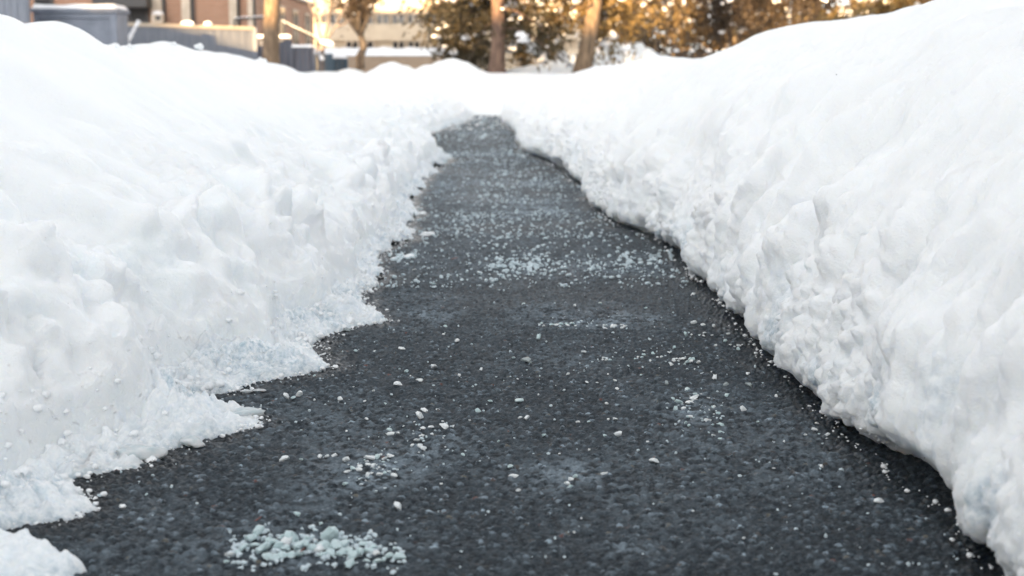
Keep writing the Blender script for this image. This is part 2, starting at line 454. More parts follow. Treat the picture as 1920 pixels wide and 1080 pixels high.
def left_bank():
    Y = ROWS; nr = len(Y)
    E = smooth1(EL(Y), 13) + fbm(Y * 9, 0, 3.3, 3) * .024 + ss(4, 9, Y) * (.06 * fbm(Y * 3.1, 0, 2.2, 4)) + fbm(Y * 45, 0, 8.8, 3) * .008
    # cliff line: the inner envelope of the ragged edge
    Yu = np.arange(.5, 26, .01); Eu = EL(Yu); env = np.array([Eu[max(0, i - 13):i + 14].min() for i in range(len(Yu))])
    Cl = np.interp(Y, Yu, smooth1(env, 31)) - .015 - .05 * (1 + fbm(Y * 3, 4, 1.2, 2)); Cl = np.minimum(Cl, E - .03)
    nA, nB = 70, 270
    sA = np.linspace(0, 1, nA) ** 1.3
    X = np.zeros((nr, nA + nB)); Z = np.zeros_like(X); NX = np.zeros_like(X); NZ = np.ones_like(X); W = np.zeros_like(X)
    wid = (E - Cl)[:, None]
    X[:, :nA] = E[:, None] - wid * sA
    lipn = .012 + .010 * fbm(Y * 6, 2, 5.5, 2)[:, None]
    Z[:, :nA] = -.004 + np.clip(lipn, .004, .04) * np.minimum(1, sA * 7) ** .6 + np.clip(wid * .22, .01, .06) * sA ** 1.5
    W[:, :nA] = -wid * (1 - sA)
    pts = [(0, .0), (.012, .05), (.05, .115), (.12, .18), (.26, .27), (.47, .40), (.72, .53), (.98, .655), (1.24, .70), (1.6, .67), (2.0, .56), (2.5, .3)]
    q = prof(pts, np.linspace(.001, 1, nB) ** 1.25)
    d = np.gradient(q, axis=0); nn = np.stack([d[:, 1], d[:, 0]], 1); nn /= np.linalg.norm(nn, axis=1)[:, None]
    z0 = Z[:, nA - 1]
    sc = ((HL(Y) - z0) / .70)[:, None]
    X[:, nA:] = Cl[:, None] - q[:, 0]; Z[:, nA:] = z0[:, None] + q[:, 1] * sc
    NX[:, nA:] = nn[:, 0]; NZ[:, nA:] = nn[:, 1]; W[:, nA:] = q[:, 0]
    Yg = np.repeat(Y[:, None], nA + nB, 1)
    x, y, z = X.ravel(), Yg.ravel(), Z.ravel(); wv = W.ravel()
    skI0 = ss(.004, .02, -(X - E[:, None]).ravel()) * (1 - ss(-.01, .08, wv))
    low = ss(-.04, .16, wv) * (1 - ss(.22, .60, wv)); up = ss(.3, .9, wv); sk = 1 - ss(-.05, .10, wv)
    jn = ss(-.0, .10, W); NX *= jn; NZ = NZ * jn + (1 - jn)
    n1 = sabs(pn(x * 5.5, y * 5.5, z * 5.5), .14); n2 = sabs(pn(x * 12 + 7, y * 12, z * 12), .11); n3 = sabs(pn(x * 27, y * 27 + 3, z * 27)); n4 = fbm(x * 60, y * 60, z * 60, 2)
    clump = ss(-.25, .35, pn(x * 2.1, y * 2.1 + 9, z * 2.1))
    dd = low * (.075 * (n1 - .3) + (.050 * (n2 - .25) + .026 * (n3 - .2) + .006 * n4) * (.12 + 0.8 * clump))
    dd -= low * .10 * ss(.22, .5, pn(x * 4.2 + 5, y * 4.2, z * 4.2 + 2))
    dd += low * .035 * ss(.15, .5, pn(x * 8 + 1, y * 8 + 6, z * 8))
    dd += up * (.045 * fbm(x * 1.5, y * 1.3, z * 1.5, 3) + .005 * fbm(x * 9, y * 9, z * 9, 2))
    dd += (.022 * (n3 - .15) + .010 * fbm(x * 45, y * 45, z * 45, 3) + .006 * fbm(x * 130, y * 130, z * 130, 2) + .022 * (n2 - .2)) * sk * ss(0, .03, np.maximum(0, z + .004)) * 1.2
    cm = ss(-.16, -.02, wv) * (1 - ss(.16, .42, wv)) * ss(-.30, .25, pn(x * 3.1, y * 3.1, z * 3.1 + 5))
    dd += cm * (.038 * domes(wv, y, .105, 5, .40) + .022 * domes(wv, y, .055, 6, .35) + .010 * domes(wv, y, .026, 7, .3))
    dd += skI0 * (.012 * domes(wv, y, .030, 8, .45) + .006 * domes(wv, y, .014, 9, .4))
    # hollows and blocks left by the shovel and the thaw (Y, distance up the slope, half sizes, depth)
    rr = np.random.RandomState(14)
    spots = [(3.05, .06, .07, .028, -.055), (2.93, .11, .05, .03, -.04), (2.50, .05, .05, .035, -.045), (2.63, .12, .06, .05, .045), (2.42, .16, .05, .06, .04), (3.2, .15, .09, .05, .04), (2.20, .05, .06, .03, -.04), (3.6, .07, .10, .03, -.05), (3.9, .12, .09, .05, .04)]
    spots += [(rr.uniform(1.8, 8), rr.uniform(.03, .26), rr.uniform(.04, .10), rr.uniform(.02, .05), rr.choice([-1, -1, -1, .6]) * rr.uniform(.015, .032)) for _ in range(44)]
    wob = .35 * fbm(x * 9, y * 9, z * 9, 2)
    for hy, hw, ry, rw, am in spots: dd += am * np.exp(-np.maximum(0, ((y - hy) / ry) ** 2 + ((wv - hw) / rw) ** 2 + wob * 2) ** 1.5)
    sw = fbm(x * 3 + 3, y * 3, z * 3, 2) * .03 * low
    V = np.stack([x + dd * NX.ravel() + sw, y + .5 * sw + low * .02 * pn(x * 9, y * 9, z * 9 + 4), z + dd * NZ.ravel()], 1)
    V[:, 2] = np.maximum(V[:, 2], -.006)
    SPOTS['left'] = (V, wv)
    skI = 1 - ss(-.05, .025, wv)
    ice = np.clip(skI * (.45 + .9 * ss(-.2, .45, fbm(x * 7, y * 7, 2.2, 3))) + low * (1 - ss(.05, .3, wv)) * ss(.12, .5, fbm(x * 5, y * 5, z * 5 + 6, 2)) * .2, 0, 1)
    ice = np.maximum(ice, 1 - ss(.004, .03, (E[:, None] - X).ravel()))
    me = np_mesh('snow_bank', V, grid_faces(nr, nA + nB, flip=True), {'ice': ice})
    return link('snow_bank', me, M['snow'])


def right_bank():
    Y = ROWS; nr = len(Y); nB = 330
    E = ER(Y) + fbm(Y * 11, 0, 1.3, 3) * .014 + np.abs(fbm(Y * 26, 0, 4.8, 3)) * -.016 + ss(6, 11, Y) * .05 * fbm(Y * 3.3, 3, 2.2, 4)
    t = np.linspace(0, 1, nB) ** 1.35
    und = 1 + .6 * ss(.05, .5, fbm(Y * 2.3, 1.7, 0, 2))
    pts = [(.075, -.012), (.04, .012), (.008, .032), (0, .06), (.012, .13), (.05, .25), (.13, .375), (.27, .50), (.47, .62), (.71, .71), (.95, .76), (1.3, .745), (1.8, .62), (2.4, .3)]
    q = prof(pts, t)
    d = np.gradient(q, axis=0); nn = np.stack([-d[:, 1], d[:, 0]], 1); nn /= np.linalg.norm(nn, axis=1)[:, None]
    foot = 1 - ss(.02, .09, q[:, 1])
    X = E[:, None] + q[:, 0] + (und[:, None] - 1) * foot * .07 - .018
    Z = q[:, 1] * (1 + (HR(Y)[:, None] / .76 - 1) * ss(.1, .5, q[:, 1])) + .02 * (und[:, None] - 1) * foot * ss(0.0, .03, q[:, 1])
    Yg = np.repeat(Y[:, None], nB, 1); Wg = np.repeat(np.cumsum(np.hypot(*np.diff(q, axis=0, prepend=q[:1]).T))[None, :], nr, 0)
    NX = np.repeat(nn[None, :, 0], nr, 0).ravel(); NZ = np.repeat(nn[None, :, 1], nr, 0).ravel()
    x, y, z, a = X.ravel(), Yg.ravel(), Z.ravel(), Wg.ravel()
    low = (1 - ss(.22, .5, a)) * ss(.0, .05, a); mid = ss(.08, .3, a) * (1 - ss(.85, 1.2, a)); up = ss(.8, 1.2, a)
    n1 = sabs(pn(x * 7, y * 7, z * 7), .12); n2 = sabs(pn(x * 17 + 7, y * 17, z * 17), .1); n3 = sabs(pn(x * 38, y * 38 + 3, z * 38)); n4 = fbm(x * 80, y * 80, z * 80, 2)
    st = sabs(fbm(y * 5.5 + a * 2.2, a * 1.1, 3.1, 3), .1) - .25 + .35 * fbm(y * 13 + a * 3, a * 1.6, 6.1, 2)
    rg = ss(-.35, .35, pn(x * 1.9, y * 1.9 + 4, z * 1.9))
    dd = low * (.3 + .9 * rg) * (.030 * (n1 - .25) + .015 * (n2 - .2) + .017 * (n3 - .2) + .007 * n4)
    dd += mid * (.06 * st * (1.2 - .6 * rg) + .06 * (sabs(pn(x * 3.2, y * 3.2, z * 3.2), .15) - .25) + .018 * (n1 - .25) + .009 * (n2 - .2) + .005 * (n3 - .2) + .0015 * n4)
    dd += up * (.05 * fbm(x * 1.3, y * 1.1, z * 1.3, 3) + .004 * fbm(x * 9, y * 9, z * 9, 2))
    dd += mid * ss(-.1, .4, pn(x * 2.3 + 4, y * 2.3, z * 2.3)) * (.030 * domes(a, y, .15, 25, .45) + .014 * domes(a, y, .07, 26, .4))
    dd += (1 - ss(.14, .34, a)) * ss(.04, .08, a) * ss(-.3, .3, pn(x * 3.3, y * 3.3, z * 3.3 + 5)) * (.012 * domes(a, y, .06, 15, .4) + .007 * domes(a, y, .03, 16, .35) + .005 * domes(a, y, .016, 17, .3))
    # shovel-broken hollows and lips on the face
    for (hy, ha, ry, ra, am) in ((2.95, .55, .17, .14, -.085), (3.02, .40, .07, .03, -.05), (3.35, .5, .07, .10, -.04), (4.1, .5, .10, .12, -.04), (5.2, .45, .15, .12, -.045), (6.5, .5, .2, .12, -.05), (2.75, .40, .14, .05, .03), (3.7, .55, .2, .16, -.04), (2.1, .27, .09, .05, .03), (4.6, .4, .25, .12, -.03), (2.55, .28, .04, .07, -.03)):
        dd += am * np.exp(-(((y - hy) / ry) ** 2 + ((a - ha) / ra) ** 2) + .5 * fbm(x * 6, y * 6, z * 6, 2))
    V = np.stack([x + dd * NX, y + mid * .03 * pn(x * 5, y * 5 + 2, z * 5), z + dd * NZ], 1)
    SPOTS['right'] = (V, a)
    ice = np.clip((1 - ss(.10, .30, a)) * (.1 + ss(.1, .55, fbm(x * 4, y * 4, z * 4, 3))), 0, 1) * .8
    me = np_mesh('snow_bank', V, grid_faces(nr, nB), {'ice': ice})
    return link('snow_bank', me, M['snow'])


tag(left_bank(), 'sloping snow bank on the left of the path with a ragged melting icy edge', 'snow bank', 'snow banks along the path')
tag(right_bank(), 'tall steep snow bank on the right of the path with a shovel-cut overhanging face', 'snow bank', 'snow banks along the path')

# small separate snow patch in the corner nearest the camera
def patch():
    px = [(-120, 1000), (0, 1008), (40, 1012), (62, 1022), (85, 1042), (130, 1055), (168, 1070), (150, 1082), (60, 1110), (-150, 1140)]
    P = [ground(*p) for p in px]; c = sum(P, Vector()) / len(P)
    n, k = 96, 26
    ang = np.linspace(0, 2 * np.pi, n, endpoint=False)
    pa = np.array([math.atan2(p.y - c.y, p.x - c.x) % (2 * math.pi) for p in P]); pr = np.array([(p - c).length for p in P]); o = np.argsort(pa)
    r = np.interp(ang, np.r_[pa[o][-1] - 2 * np.pi, pa[o], pa[o][0] + 2 * np.pi], np.r_[pr[o][-1], pr[o], pr[o][0]])
    r = r * (1 + .05 * fbm(ang * 6, 1, 1, 3)); t = np.linspace(1, 0, k)
    x = c.x + np.cos(ang)[None] * r[None] * t[:, None]; y = c.y + np.sin(ang)[None] * r[None] * t[:, None]
    e = 1 - t[:, None] + 0 * x
    z = -.003 + .010 * ss(0, .12, e) + .016 * ss(.05, .8, e) + ss(0, .25, e) * (.020 * np.abs(pn(x * 25, y * 25, 2)) + .006 * fbm(x * 70, y * 70, 0, 2))
    i = np.arange(k - 1)[:, None] * n + np.arange(n)[None]; j = np.arange(k - 1)[:, None] * n + (np.arange(n)[None] + 1) % n
    q = np.stack([i, j, j + n, i + n], -1).reshape(-1, 4)
    me = np_mesh('snow_patch', np.stack([x.ravel(), y.ravel(), z.ravel()], 1), q, {'ice': (.35 + .5 * (1 - ss(.1, .5, e))).ravel()})
    return link('snow_patch', me, M['snow'])


tag(patch(), 'small flat lump of icy snow alone on the asphalt in the near left corner', 'snow patch')

# ------------------------------------------------------------------ asphalt path
SALT_STAINS = [(1090, 588, 120, 22, .75), (1170, 602, 90, 14, .5), (1330, 850, 190, 70, .34), (1050, 890, 120, 40, .5), (690, 880, 110, 50, .6), (840, 830, 130, 40, .35), (580, 1030, 230, 40, .45),
               (1180, 1027, 60, 14, .6), (1290, 760, 80, 40, .4), (800, 590, 70, 10, .35), (1240, 960, 200, 60, .25), (1080, 500, 240, 22, .5), (900, 380, 240, 90, .3), (930, 270, 150, 60, .35)]


def asphalt():
    ys = [.85]
    while ys[-1] < 23: ys.append(ys[-1] + max(.0026, .0011 * ys[-1] ** 1.45))
    ys = np.array(ys); xs = np.r_[np.arange(-1.25, -.95, .006), np.arange(-.95, .70, .0027), np.arange(.70, 1.0, .006)]
    Yg, Xg = np.meshgrid(ys, xs, indexing='ij'); x, y = Xg.ravel(), Yg.ravel()
    wx = x + .0040 * pn(x * 150, y * 150, 0); wy = y + .0040 * pn(x * 150, y * 150, 9)
    d1, r1 = voro(wx, wy, .0115, 3); d2, r2 = voro(wx, wy, .0058, 8)
    big = (r1 > .62)
    h1 = np.sqrt(np.clip(1 - (d1 / .50) ** 2, 0, 1)) * (.6 + .4 * r1); h2 = np.sqrt(np.clip(1 - (d2 / .56) ** 2, 0, 1)) * (.3 + .7 * ((r2 * 7.3) % 1)) * .62
    usebig = big & (h1 > h2 * .6)
    h = np.where(usebig, h1, h2); rid = np.where(usebig, (r1 * 31.7) % 1, (r2 * 17.3) % 1)
    fade = 1 - .6 * ss(4, 8, y)
    z = (.0064 * h - .0032 + .0012 * pn(x * 260, y * 260, 5)) * fade + .004 * fbm(x * 3, y * 3, 1.5, 3)
    salt = np.clip(fbm(x * 2.2, y * 1.4, 3.3, 4) * .45 - .02, 0, .4) + .60 * ss(4, 10, y) * ss(-.25, .55, fbm(x * .7, y * 1.7, 6.1, 4))
    for px, py, wx_, wy_, am in SALT_STAINS:
        g = ground(px, py); gy0, gy1 = ground(px, py - wy_).y, ground(px, py + wy_).y
        rx = wx_ / F * g.y; ry = abs(gy0 - gy1) / 2
        salt += 1.0 * am * np.exp(-(((x - g.x) / rx) ** 2 + ((y - g.y) / ry) ** 2) * 1.2) * (.55 + .9 * np.clip(fbm(x * 14, y * 9, 7.7, 3) + .4, 0, 1))
    salt *= ss(-.35, .35, fbm(x * 60, y * 45, 1.1, 2) + .4 * fbm(x * 11, y * 9, 4.1, 2))
    em = np.minimum(x - EL(y), ER(y) - x) + .03 * fbm(x * 9, y * 6, 2.2, 3)
    wet = np.clip(.9 * (1 - ss(.01, .085, em)) + 0.28 * ss(.05, .45, fbm(x * 1.7, y * .9, 8.8, 4)), 0, 1)
    salt *= 1 - .5 * wet
    me = np_mesh('path', np.stack([x, y, z], 1), grid_faces(len(ys), len(xs)), {'stone_random': rid, 'stone_height': np.clip(h * 1.7 - .12, 0, 1), 'salt': np.clip(salt, 0, 1), 'wet': wet})
    return tag(link('path', me, M['asphalt']), 'dark rough asphalt path cleared through deep snow', kind='structure')


asphalt()

# ------------------------------------------------------------------ snow field (ground) to the horizon
def snow_field():
    xs = np.r_[-900, -400, -200, -120, -80, np.arange(-50, -12, 1.2), np.arange(-12, -4, .4), np.arange(-4, 5, .10), np.arange(5, 14, .4), np.arange(14, 50, 1.2), 80, 120, 200, 400, 900]
    ys = np.r_[-60, -40, -25, -12, -6, np.arange(-3, 17, .5), np.arange(17, 32, .08), np.arange(32, 50, .4), np.arange(50, 120, 2), 160, 250, 500, 1000, 2500]
    Yg, Xg = np.meshgrid(ys, xs, indexing='ij'); x, y = Xg.ravel(), Yg.ravel()
    yc = np.clip(y, .9, 21); cx = (EL(yc) + ER(yc)) / 2
    side = ss(1.5, 2.3, np.abs(x - cx)); end = ss(20.6, 23.2, y + .9 * fbm(x * 1.6, y * .7, 0, 3))
    m = np.maximum(side, end)
    near = 1 - ss(40, 120, np.hypot(x, y))
    z = -.12 + m * (.60 + near * (.05 * fbm(x * .5, y * .5, 4, 3) + .02 * fbm(x * 2.5, y * 2.5, 1, 3)))
    z += .10 * ss(22.5, 26, y) * near + m * near * ss(20.5, 22, y) * (1 - ss(34, 45, y)) * (.06 * fbm(x * 1.3, y * .9, 6, 3) + .05 * sabs(pn(x * 2.2, y * 1.6, 3)))
    me = np_mesh('snow_field', np.stack([x, y, z], 1), grid_faces(len(ys), len(xs)), {'ice': np.zeros(len(x))})
    tag(link('snow_field', me, M['snow']), 'snow covered ground beyond the banks', kind='structure')


snow_field()


def mound(name, px, py, Y, rx, ry, label, seed, base=.3, rough=.30, cat='snow mound', group='snow mounds beyond the path', ridge=0):
    top = at(px, py, Y); n, k = 120, 60
    ang = np.linspace(0, 2 * np.pi, n, endpoint=False)[None]; t = np.linspace(1, 0, k)[:, None]
    x = np.cos(ang) * t * rx; y = np.sin(ang) * t * ry
    H = top.z - base
    tw = np.clip(t * (1 + .35 * fbm(np.cos(ang) * 1.3 + seed * 2.2, np.sin(ang) * 1.3, seed, 3)), 0, 1); sh = .75 * np.cos(tw * np.pi / 2) ** 1.3 + .25 * np.clip(1 - t * 1.6 - .3 * np.cos(ang + seed), 0, 1)
    z = base + H * sh * (1 + rough * fbm(x * 1.1 + seed, y * 1.1, seed, 3)) + .05 * H * np.abs(pn(x * 4, y * 4, seed)) * np.minimum(1, (1 - t) * 6)
    z = np.minimum(z, top.z + .03)
    i = np.arange(k - 1)[:, None] * n + np.arange(n)[None]; j = np.arange(k - 1)[:, None] * n + (np.arange(n)[None] + 1) % n
    q = np.stack([i, j, j + n, i + n], -1).reshape(-1, 4)
    me = np_mesh(name, np.stack([(x).ravel(), (y).ravel(), z.ravel()], 1), q, {'ice': np.zeros(x.size)})
    o = link(name, me, M['snow']); o.location = (top.x, Y, 0)
    return tag(o, label, cat, group)


mound('snow_mound', 838, 112, 27, 1.5, 1.3, 'pale snow mound just beyond the far end of the path', 1)
mound('snow_mound', 738, 119, 28, 1.35, 1.2, 'low creamy snow mound left of the mound at the path end', 2)
mound('snow_mound', 652, 128, 33, .95, 1.0, 'small bluish snow heap at the foot of the dark blue panel', 3)
mound('snow_mound', 1150, 82, 35, 2.6, 1.8, 'large bluish snow slope behind the two tree trunks', 4)
mound('snow_mound', 1225, 96, 31, .8, .8, 'snow hump right of the leaning trunk', 6)
mound('snow_mound', 1040, 112, 34.5, 2.0, 1.3, 'low shaded snow slope between the two tree trunks', 7)

# ------------------------------------------------------------------ clods, ice, salt
def chunk_mesh(name, seed, sub=2, cuts=4, rough=.3, flat=1.0, ice=None, smooth=True):
    V, T = {1: ICO1, 2: ICO2, 3: ICO3}[sub]; r = np.random.RandomState(seed)
    if not smooth: V = V / (np.abs(V).max(1)[:, None] ** .75)
    q = V * (1 + rough * fbm(V[:, 0] * 1.3 + seed * 5.1, V[:, 1] * 1.3, V[:, 2] * 1.3, 2))[:, None]
    for _ in range(cuts):
        n = r.normal(size=3); n /= np.linalg.norm(n); d = r.uniform(.45, .8); k = q @ n - d
        q = q - np.where(k > 0, k * .9, 0)[:, None] * n
    q *= np.array([1, r.uniform(.6, .95), r.uniform(.55, .85) * flat])
    q[:, 2] -= q[:, 2].min() * .85
    q /= (q[:, 0].max() - q[:, 0].min())
    return np_mesh(name, q, T, {'ice': np.full(len(q), ice)} if ice is not None else None, smooth=smooth)


CLOD = [chunk_mesh('snow_clod', 100 + i, 3, 1, .55, .9, ice=.12) for i in range(6)]
for m_ in CLOD: m_.materials.append(M['crumb_snow'])


def clod(px, py, wpx, label, group, Y=None, sink=.35):
    p = ground(px, py) if Y is None else at(px, py, Y)
    s = wpx / F * p.y
    o = link('snow_clod', random.choice(CLOD)); o.location = (p.x, p.y, p.z - s * sink); o.scale = (s, s, s * random.uniform(.8, 1.1)); o.rotation_euler = (0, 0, random.uniform(0, 6.28))
    return tag(o, label, 'snow clod', group)


for px, py, wpx in ((790, 401, 26), (800, 440, 30), (770, 436, 26), (752, 412, 26), (640, 520, 30), (742, 485, 40), (730, 470, 22), (655, 565, 34), (700, 578, 26), (775, 390, 18), (690, 530, 24), (770, 482, 26)):
    clod(px, py, wpx, 'small white snow clod at the foot of the left snow bank', 'snow clods along the left edge of the path')
for px, py, wpx in ((1122, 366, 30), (1140, 384, 34), (1165, 403, 40), (1210, 424, 44), (1185, 410, 26), (1105, 360, 14), (1000, 268, 34), (975, 262, 24)):
    clod(px, py, wpx, 'small white snow clod broken off the foot of the right snow bank', 'snow clods along the right edge of the path')
CREST = 'snow lumps on the crest of the left bank'
clod(216, 84, 24, 'small round snow lump on the left bank crest in front of the grey shed', CREST, 6.35)
clod(244, 86, 34, 'low wide snow lump on the left bank crest just right of the grey shed', CREST, 6.5)
clod(323, 80, 20, 'pointed snow lump on the left bank crest in front of the board fence', CREST, 7.1)
clod(374, 84, 24, 'rounded snow lump on the left bank crest below the lit fence boards', CREST, 7.6)
clod(492, 118, 30, 'snow lump on the left bank crest by the tan tree trunk', CREST, 10.1)

ICE = [chunk_mesh('ice_chunk', 300 + i, 3, 5, .45, .7) for i in range(5)]
for m_ in ICE: m_.materials.append(M['ice'])


def ice(px, py, wpx, label, k, sx=1, sy=1, sz=1, rz=0.):
    p = ground(px, py); s = wpx / F * p.y
    o = link('ice_chunk', ICE[k]); o.location = (p.x, p.y, -.003); o.scale = (s * sx, s * sy, s * sz); o.rotation_euler = (0, 0, rz)
    return tag(o, label, 'ice chunk', 'ice chunks along the left snow edge')


ice(360, 834, 56, 'rounded milky ice chunk lying loose beside the icy snow tongue', 0, 1, .8, 1.0, -.5)
ice(262, 858, 100, 'wide translucent ice slab at the edge of the left snow bank', 1, 1, .8, .75, .2)
ice(318, 826, 64, 'grey ice lump between the icy tongue and the wide slab', 2, 1, 1, .8, 1.2)
ice(452, 783, 92, 'long rough ice tongue reaching out onto the asphalt', 3, 1.0, .55, .6, .18)
ice(482, 776, 30, 'knobbly ice tip at the end of the long ice tongue', 4, 1, 1, 1.1, 1)
ice(461, 734, 26, 'squarish glassy ice fragment at the snow edge', 2, 1, .7, .6, .4)
ice(483, 731, 30, 'flat glassy ice fragment right of the squarish one', 0, 1, .6, .45, .1)

SALT = {}
for mn in ('salt', 'salt_pale', 'salt_grey'):
    SALT[mn] = [chunk_mesh('salt_crystal', 500 + i, 2, 8, .55, .8, smooth=False) for i in range(8)]
    for m_ in SALT[mn]: m_.materials.append(M[mn])


def crystal(px, py, wpx, label, group, mn=None, z=0.0, g=None):
    p = g or ground(px, py); s = wpx / F * p.y
    mn = mn or random.choice(('salt', 'salt_pale', 'salt_pale'))
    o = link('salt_crystal', random.choice(SALT[mn])); o.location = (p.x, p.y, .0015 - s * .08 + z); k = random.uniform(.8, 1.1)
    o.scale = (s, s, s * k); o.rotation_euler = (random.uniform(-.25, .25), random.uniform(-.25, .25), random.uniform(0, 6.28))
    return tag(o, label, 'salt crystal', group)


BIG = [(987, 679, 23, 'salt_grey', 'large rounded grey salt crystal alone in the middle of the path'),
       (976, 753, 21, 'salt', 'large aqua green salt crystal near the middle of the path'),
       (1403, 724, 16, 'salt_grey', 'round grey salt crystal toward the right snow bank'),
       (1359, 724, 16, 'salt_grey', 'flattish grey salt crystal left of the round grey one'),
       (1648, 942, 22, 'salt_pale', 'large white salt crystal alone near the right snow bank'),
       (558, 968, 19, 'salt', 'chunky pale crystal just above the near salt heap'),
       (745, 955, 25, 'salt_pale', 'flat white salt crystal right of the near salt heap'),
       (1226, 867, 21, 'salt_pale', 'slanted white salt flake alone in the right half'),
       (1133, 891, 15, 'salt_pale', 'tall narrow white crystal beside the whitish patch'),
       (962, 897, 20, 'salt_pale', 'rounded bright white crystal below a smaller one near the centre'),
       (535, 863, 20, 'salt_pale', 'lumpy white crystal in the left half near the salt patch'),
       (752, 655, 16, 'salt_pale', 'squarish yellowish white crystal near the left snow edge'),
       (1250, 722, 15, 'salt_grey', 'grey green crystal above the right salt cluster'),
       (1289, 732, 19, 'salt', 'aqua crystal at the top of the right salt cluster'),
       (650, 621, 17, 'salt_grey', 'faint grey crystal beside the left snow edge')]
for px, py, wpx, mn, lab in BIG: crystal(px, py, wpx, lab, 'large loose salt crystals', mn)

LONE = [(813, 690, 18), (762, 699, 13), (788, 715, 17), (746, 723, 19), (797, 772, 15), (786, 785, 19), (920, 754, 11), (975, 785, 13), (987, 788, 12), (896, 774, 12), (1020, 818, 11), (1141, 789, 11), (1152, 788, 13),
        (1160, 818, 18), (1134, 819, 9), (820, 769, 9), (833, 802, 18), (537, 747, 16), (549, 748, 12), (562, 743, 14), (638, 751, 11), (683, 754, 8), (687, 787, 9), (722, 759, 7), (868, 855, 12), (957, 878, 13), (972, 922, 12),
        (828, 909, 8), (1540, 876, 14), (1340, 713, 14), (1300, 608, 12), (1318, 611, 10), (1338, 613, 10), (1285, 630, 11), (1296, 629, 6), (1311, 630, 9), (1321, 626, 10), (1320, 631, 6), (1335, 630, 6), (1365, 628, 9),
        (1359, 641, 12), (1342, 650, 10), (1369, 648, 6), (1385, 650, 11), (1384, 657, 8), (1377, 652, 6), (1300, 554, 11), (1125, 570, 12), (1078, 575, 8), (982, 572, 10), (1210, 579, 8), (813, 534, 11), (777, 507, 8), (835, 613, 8), (832, 628, 7),
        (857, 641, 11), (668, 659, 8), (702, 660, 7), (1011, 637, 14), (1095, 662, 10), (963, 673, 9), (1065, 703, 9), (1100, 718, 9), (1120, 719, 7), (1153, 716, 11), (1158, 731, 9), (1140, 703, 7), (1137, 759, 8), (1105, 792, 7), (1083, 794, 9),
        (902, 695, 8), (987, 695, 5), (1012, 707, 6), (770, 706, 5), (861, 706, 9), (1254, 663, 9), (1224, 665, 7), (1207, 660, 6), (1265, 654, 9), (1207, 667, 8), (1510, 817, 10), (1526, 808, 13), (1552, 817, 11), (1550, 824, 8), (1536, 815, 6), (1532, 796, 10), (1421, 793, 8),
        (1393, 771, 13), (1337, 766, 10), (1403, 702, 10), (1362, 743, 14), (1303, 694, 6), (1334, 699, 5), (1225, 717, 6), (1202, 705, 6), (650, 810, 6), (624, 706, 6), (700, 735, 6), (663, 727, 5), (590, 752, 5), (470, 770, 6), (275, 929, 7), (490, 1000, 9), (602, 985, 12), (515, 1045, 10),
        (1076, 1000, 7), (1300, 960, 6), (1395, 1012, 8), (1090, 974, 7), (1050, 852, 6), (1105, 845, 7), (970, 712, 5), (880, 790, 6), (935, 830, 6), (1215, 830, 7), (1450, 880, 7), (1010, 742, 5), (1180, 690, 6), (590, 706, 6), (1455, 745, 7), (1470, 830, 6)]
for px, py, wpx in LONE:
    crystal(px, py, wpx, 'small whitish salt crystal scattered loose on the bare asphalt', 'salt crystals scattered on the path')

HEAP = [(430, 1043, 16), (424, 1051, 9), (447, 1034, 16), (458, 1027, 18), (476, 1023, 18), (471, 1010, 24), (487, 995, 22), (481, 1003, 22), (505, 1014, 18), (512, 1020, 22), (522, 1025, 22), (540, 1020, 26), (548, 1014, 24), (535, 1030, 20), (503, 1044, 18), (485, 1037, 20),
        (515, 1046, 18), (530, 1042, 20), (548, 1042, 18), (560, 1038, 22), (570, 1021, 22), (585, 1027, 22), (597, 1030, 24), (608, 1024, 24), (618, 1012, 28), (630, 1024, 26), (645, 1022, 24), (640, 1035, 26), (620, 1035, 22), (655, 1032, 22), (663, 1042, 20), (675, 1035, 20),
        (690, 1032, 16), (705, 1038, 16), (684, 1018, 16), (701, 1026, 12), (658, 1054, 20), (688, 1050, 10), (709, 1053, 14), (730, 1044, 14), (749, 1043, 20), (739, 1030, 10), (575, 1012, 10), (530, 1006, 12), (592, 1012, 9), (495, 1030, 18), (604, 1040, 16), (560, 1026, 20), (720, 1050, 12)]
for i, (px, py, wpx) in enumerate(HEAP):
    g = ground(px, py + 6); crystal(px, py, wpx * 1.36, 'aqua white salt crystal in the dense heap nearest the camera', 'salt heap near the camera', 'salt' if i % 11 else 'salt_pale', g=g, z=random.uniform(0, .004))


def cluster(n, x0, x1, y0, y1, s0, s1, label, group, shape='gauss'):
    for _ in range(n):
        if shape == 'gauss':
            px = np.clip(random.gauss((x0 + x1) / 2, (x1 - x0) / 4), x0, x1); py = np.clip(random.gauss((y0 + y1) / 2, (y1 - y0) / 4), y0, y1)
        else:
            px, py = random.uniform(x0, x1), random.uniform(y0, y1)
        crystal(px, py, s0 + (s1 - s0) * random.random() ** 2, label, group)


lab, grp = 'pale salt crystal in the cluster on the whitish patch at near left', 'salt cluster at near left'
for px, py, wpx in ((648, 866, 14), (660, 880, 16), (676, 876, 16), (690, 874, 14), (700, 878, 13), (672, 884, 14), (650, 887, 13), (694, 862, 22), (708, 859, 16), (730, 857, 18), (722, 862, 13), (711, 892, 14), (720, 889, 12), (738, 895, 16), (690, 893, 12), (647, 910, 13), (600, 858, 13), (613, 859, 9), (626, 858, 12), (565, 864, 8)):
    crystal(px, py, wpx, lab, grp)
cluster(18, 640, 745, 855, 905, 4, 9, lab, grp)
lab, grp = 'small salt crystal in the loose trail in the middle of the near path', 'salt trail at the path middle'
for px, py, wpx in ((730, 808, 12), (732, 817, 18), (746, 815, 9), (795, 805, 11), (808, 804, 13), (780, 827, 14), (788, 838, 16), (773, 838, 9), (795, 844, 14), (810, 816, 7), (830, 792, 8), (776, 816, 6), (756, 801, 6)):
    crystal(px, py, wpx, lab, grp)
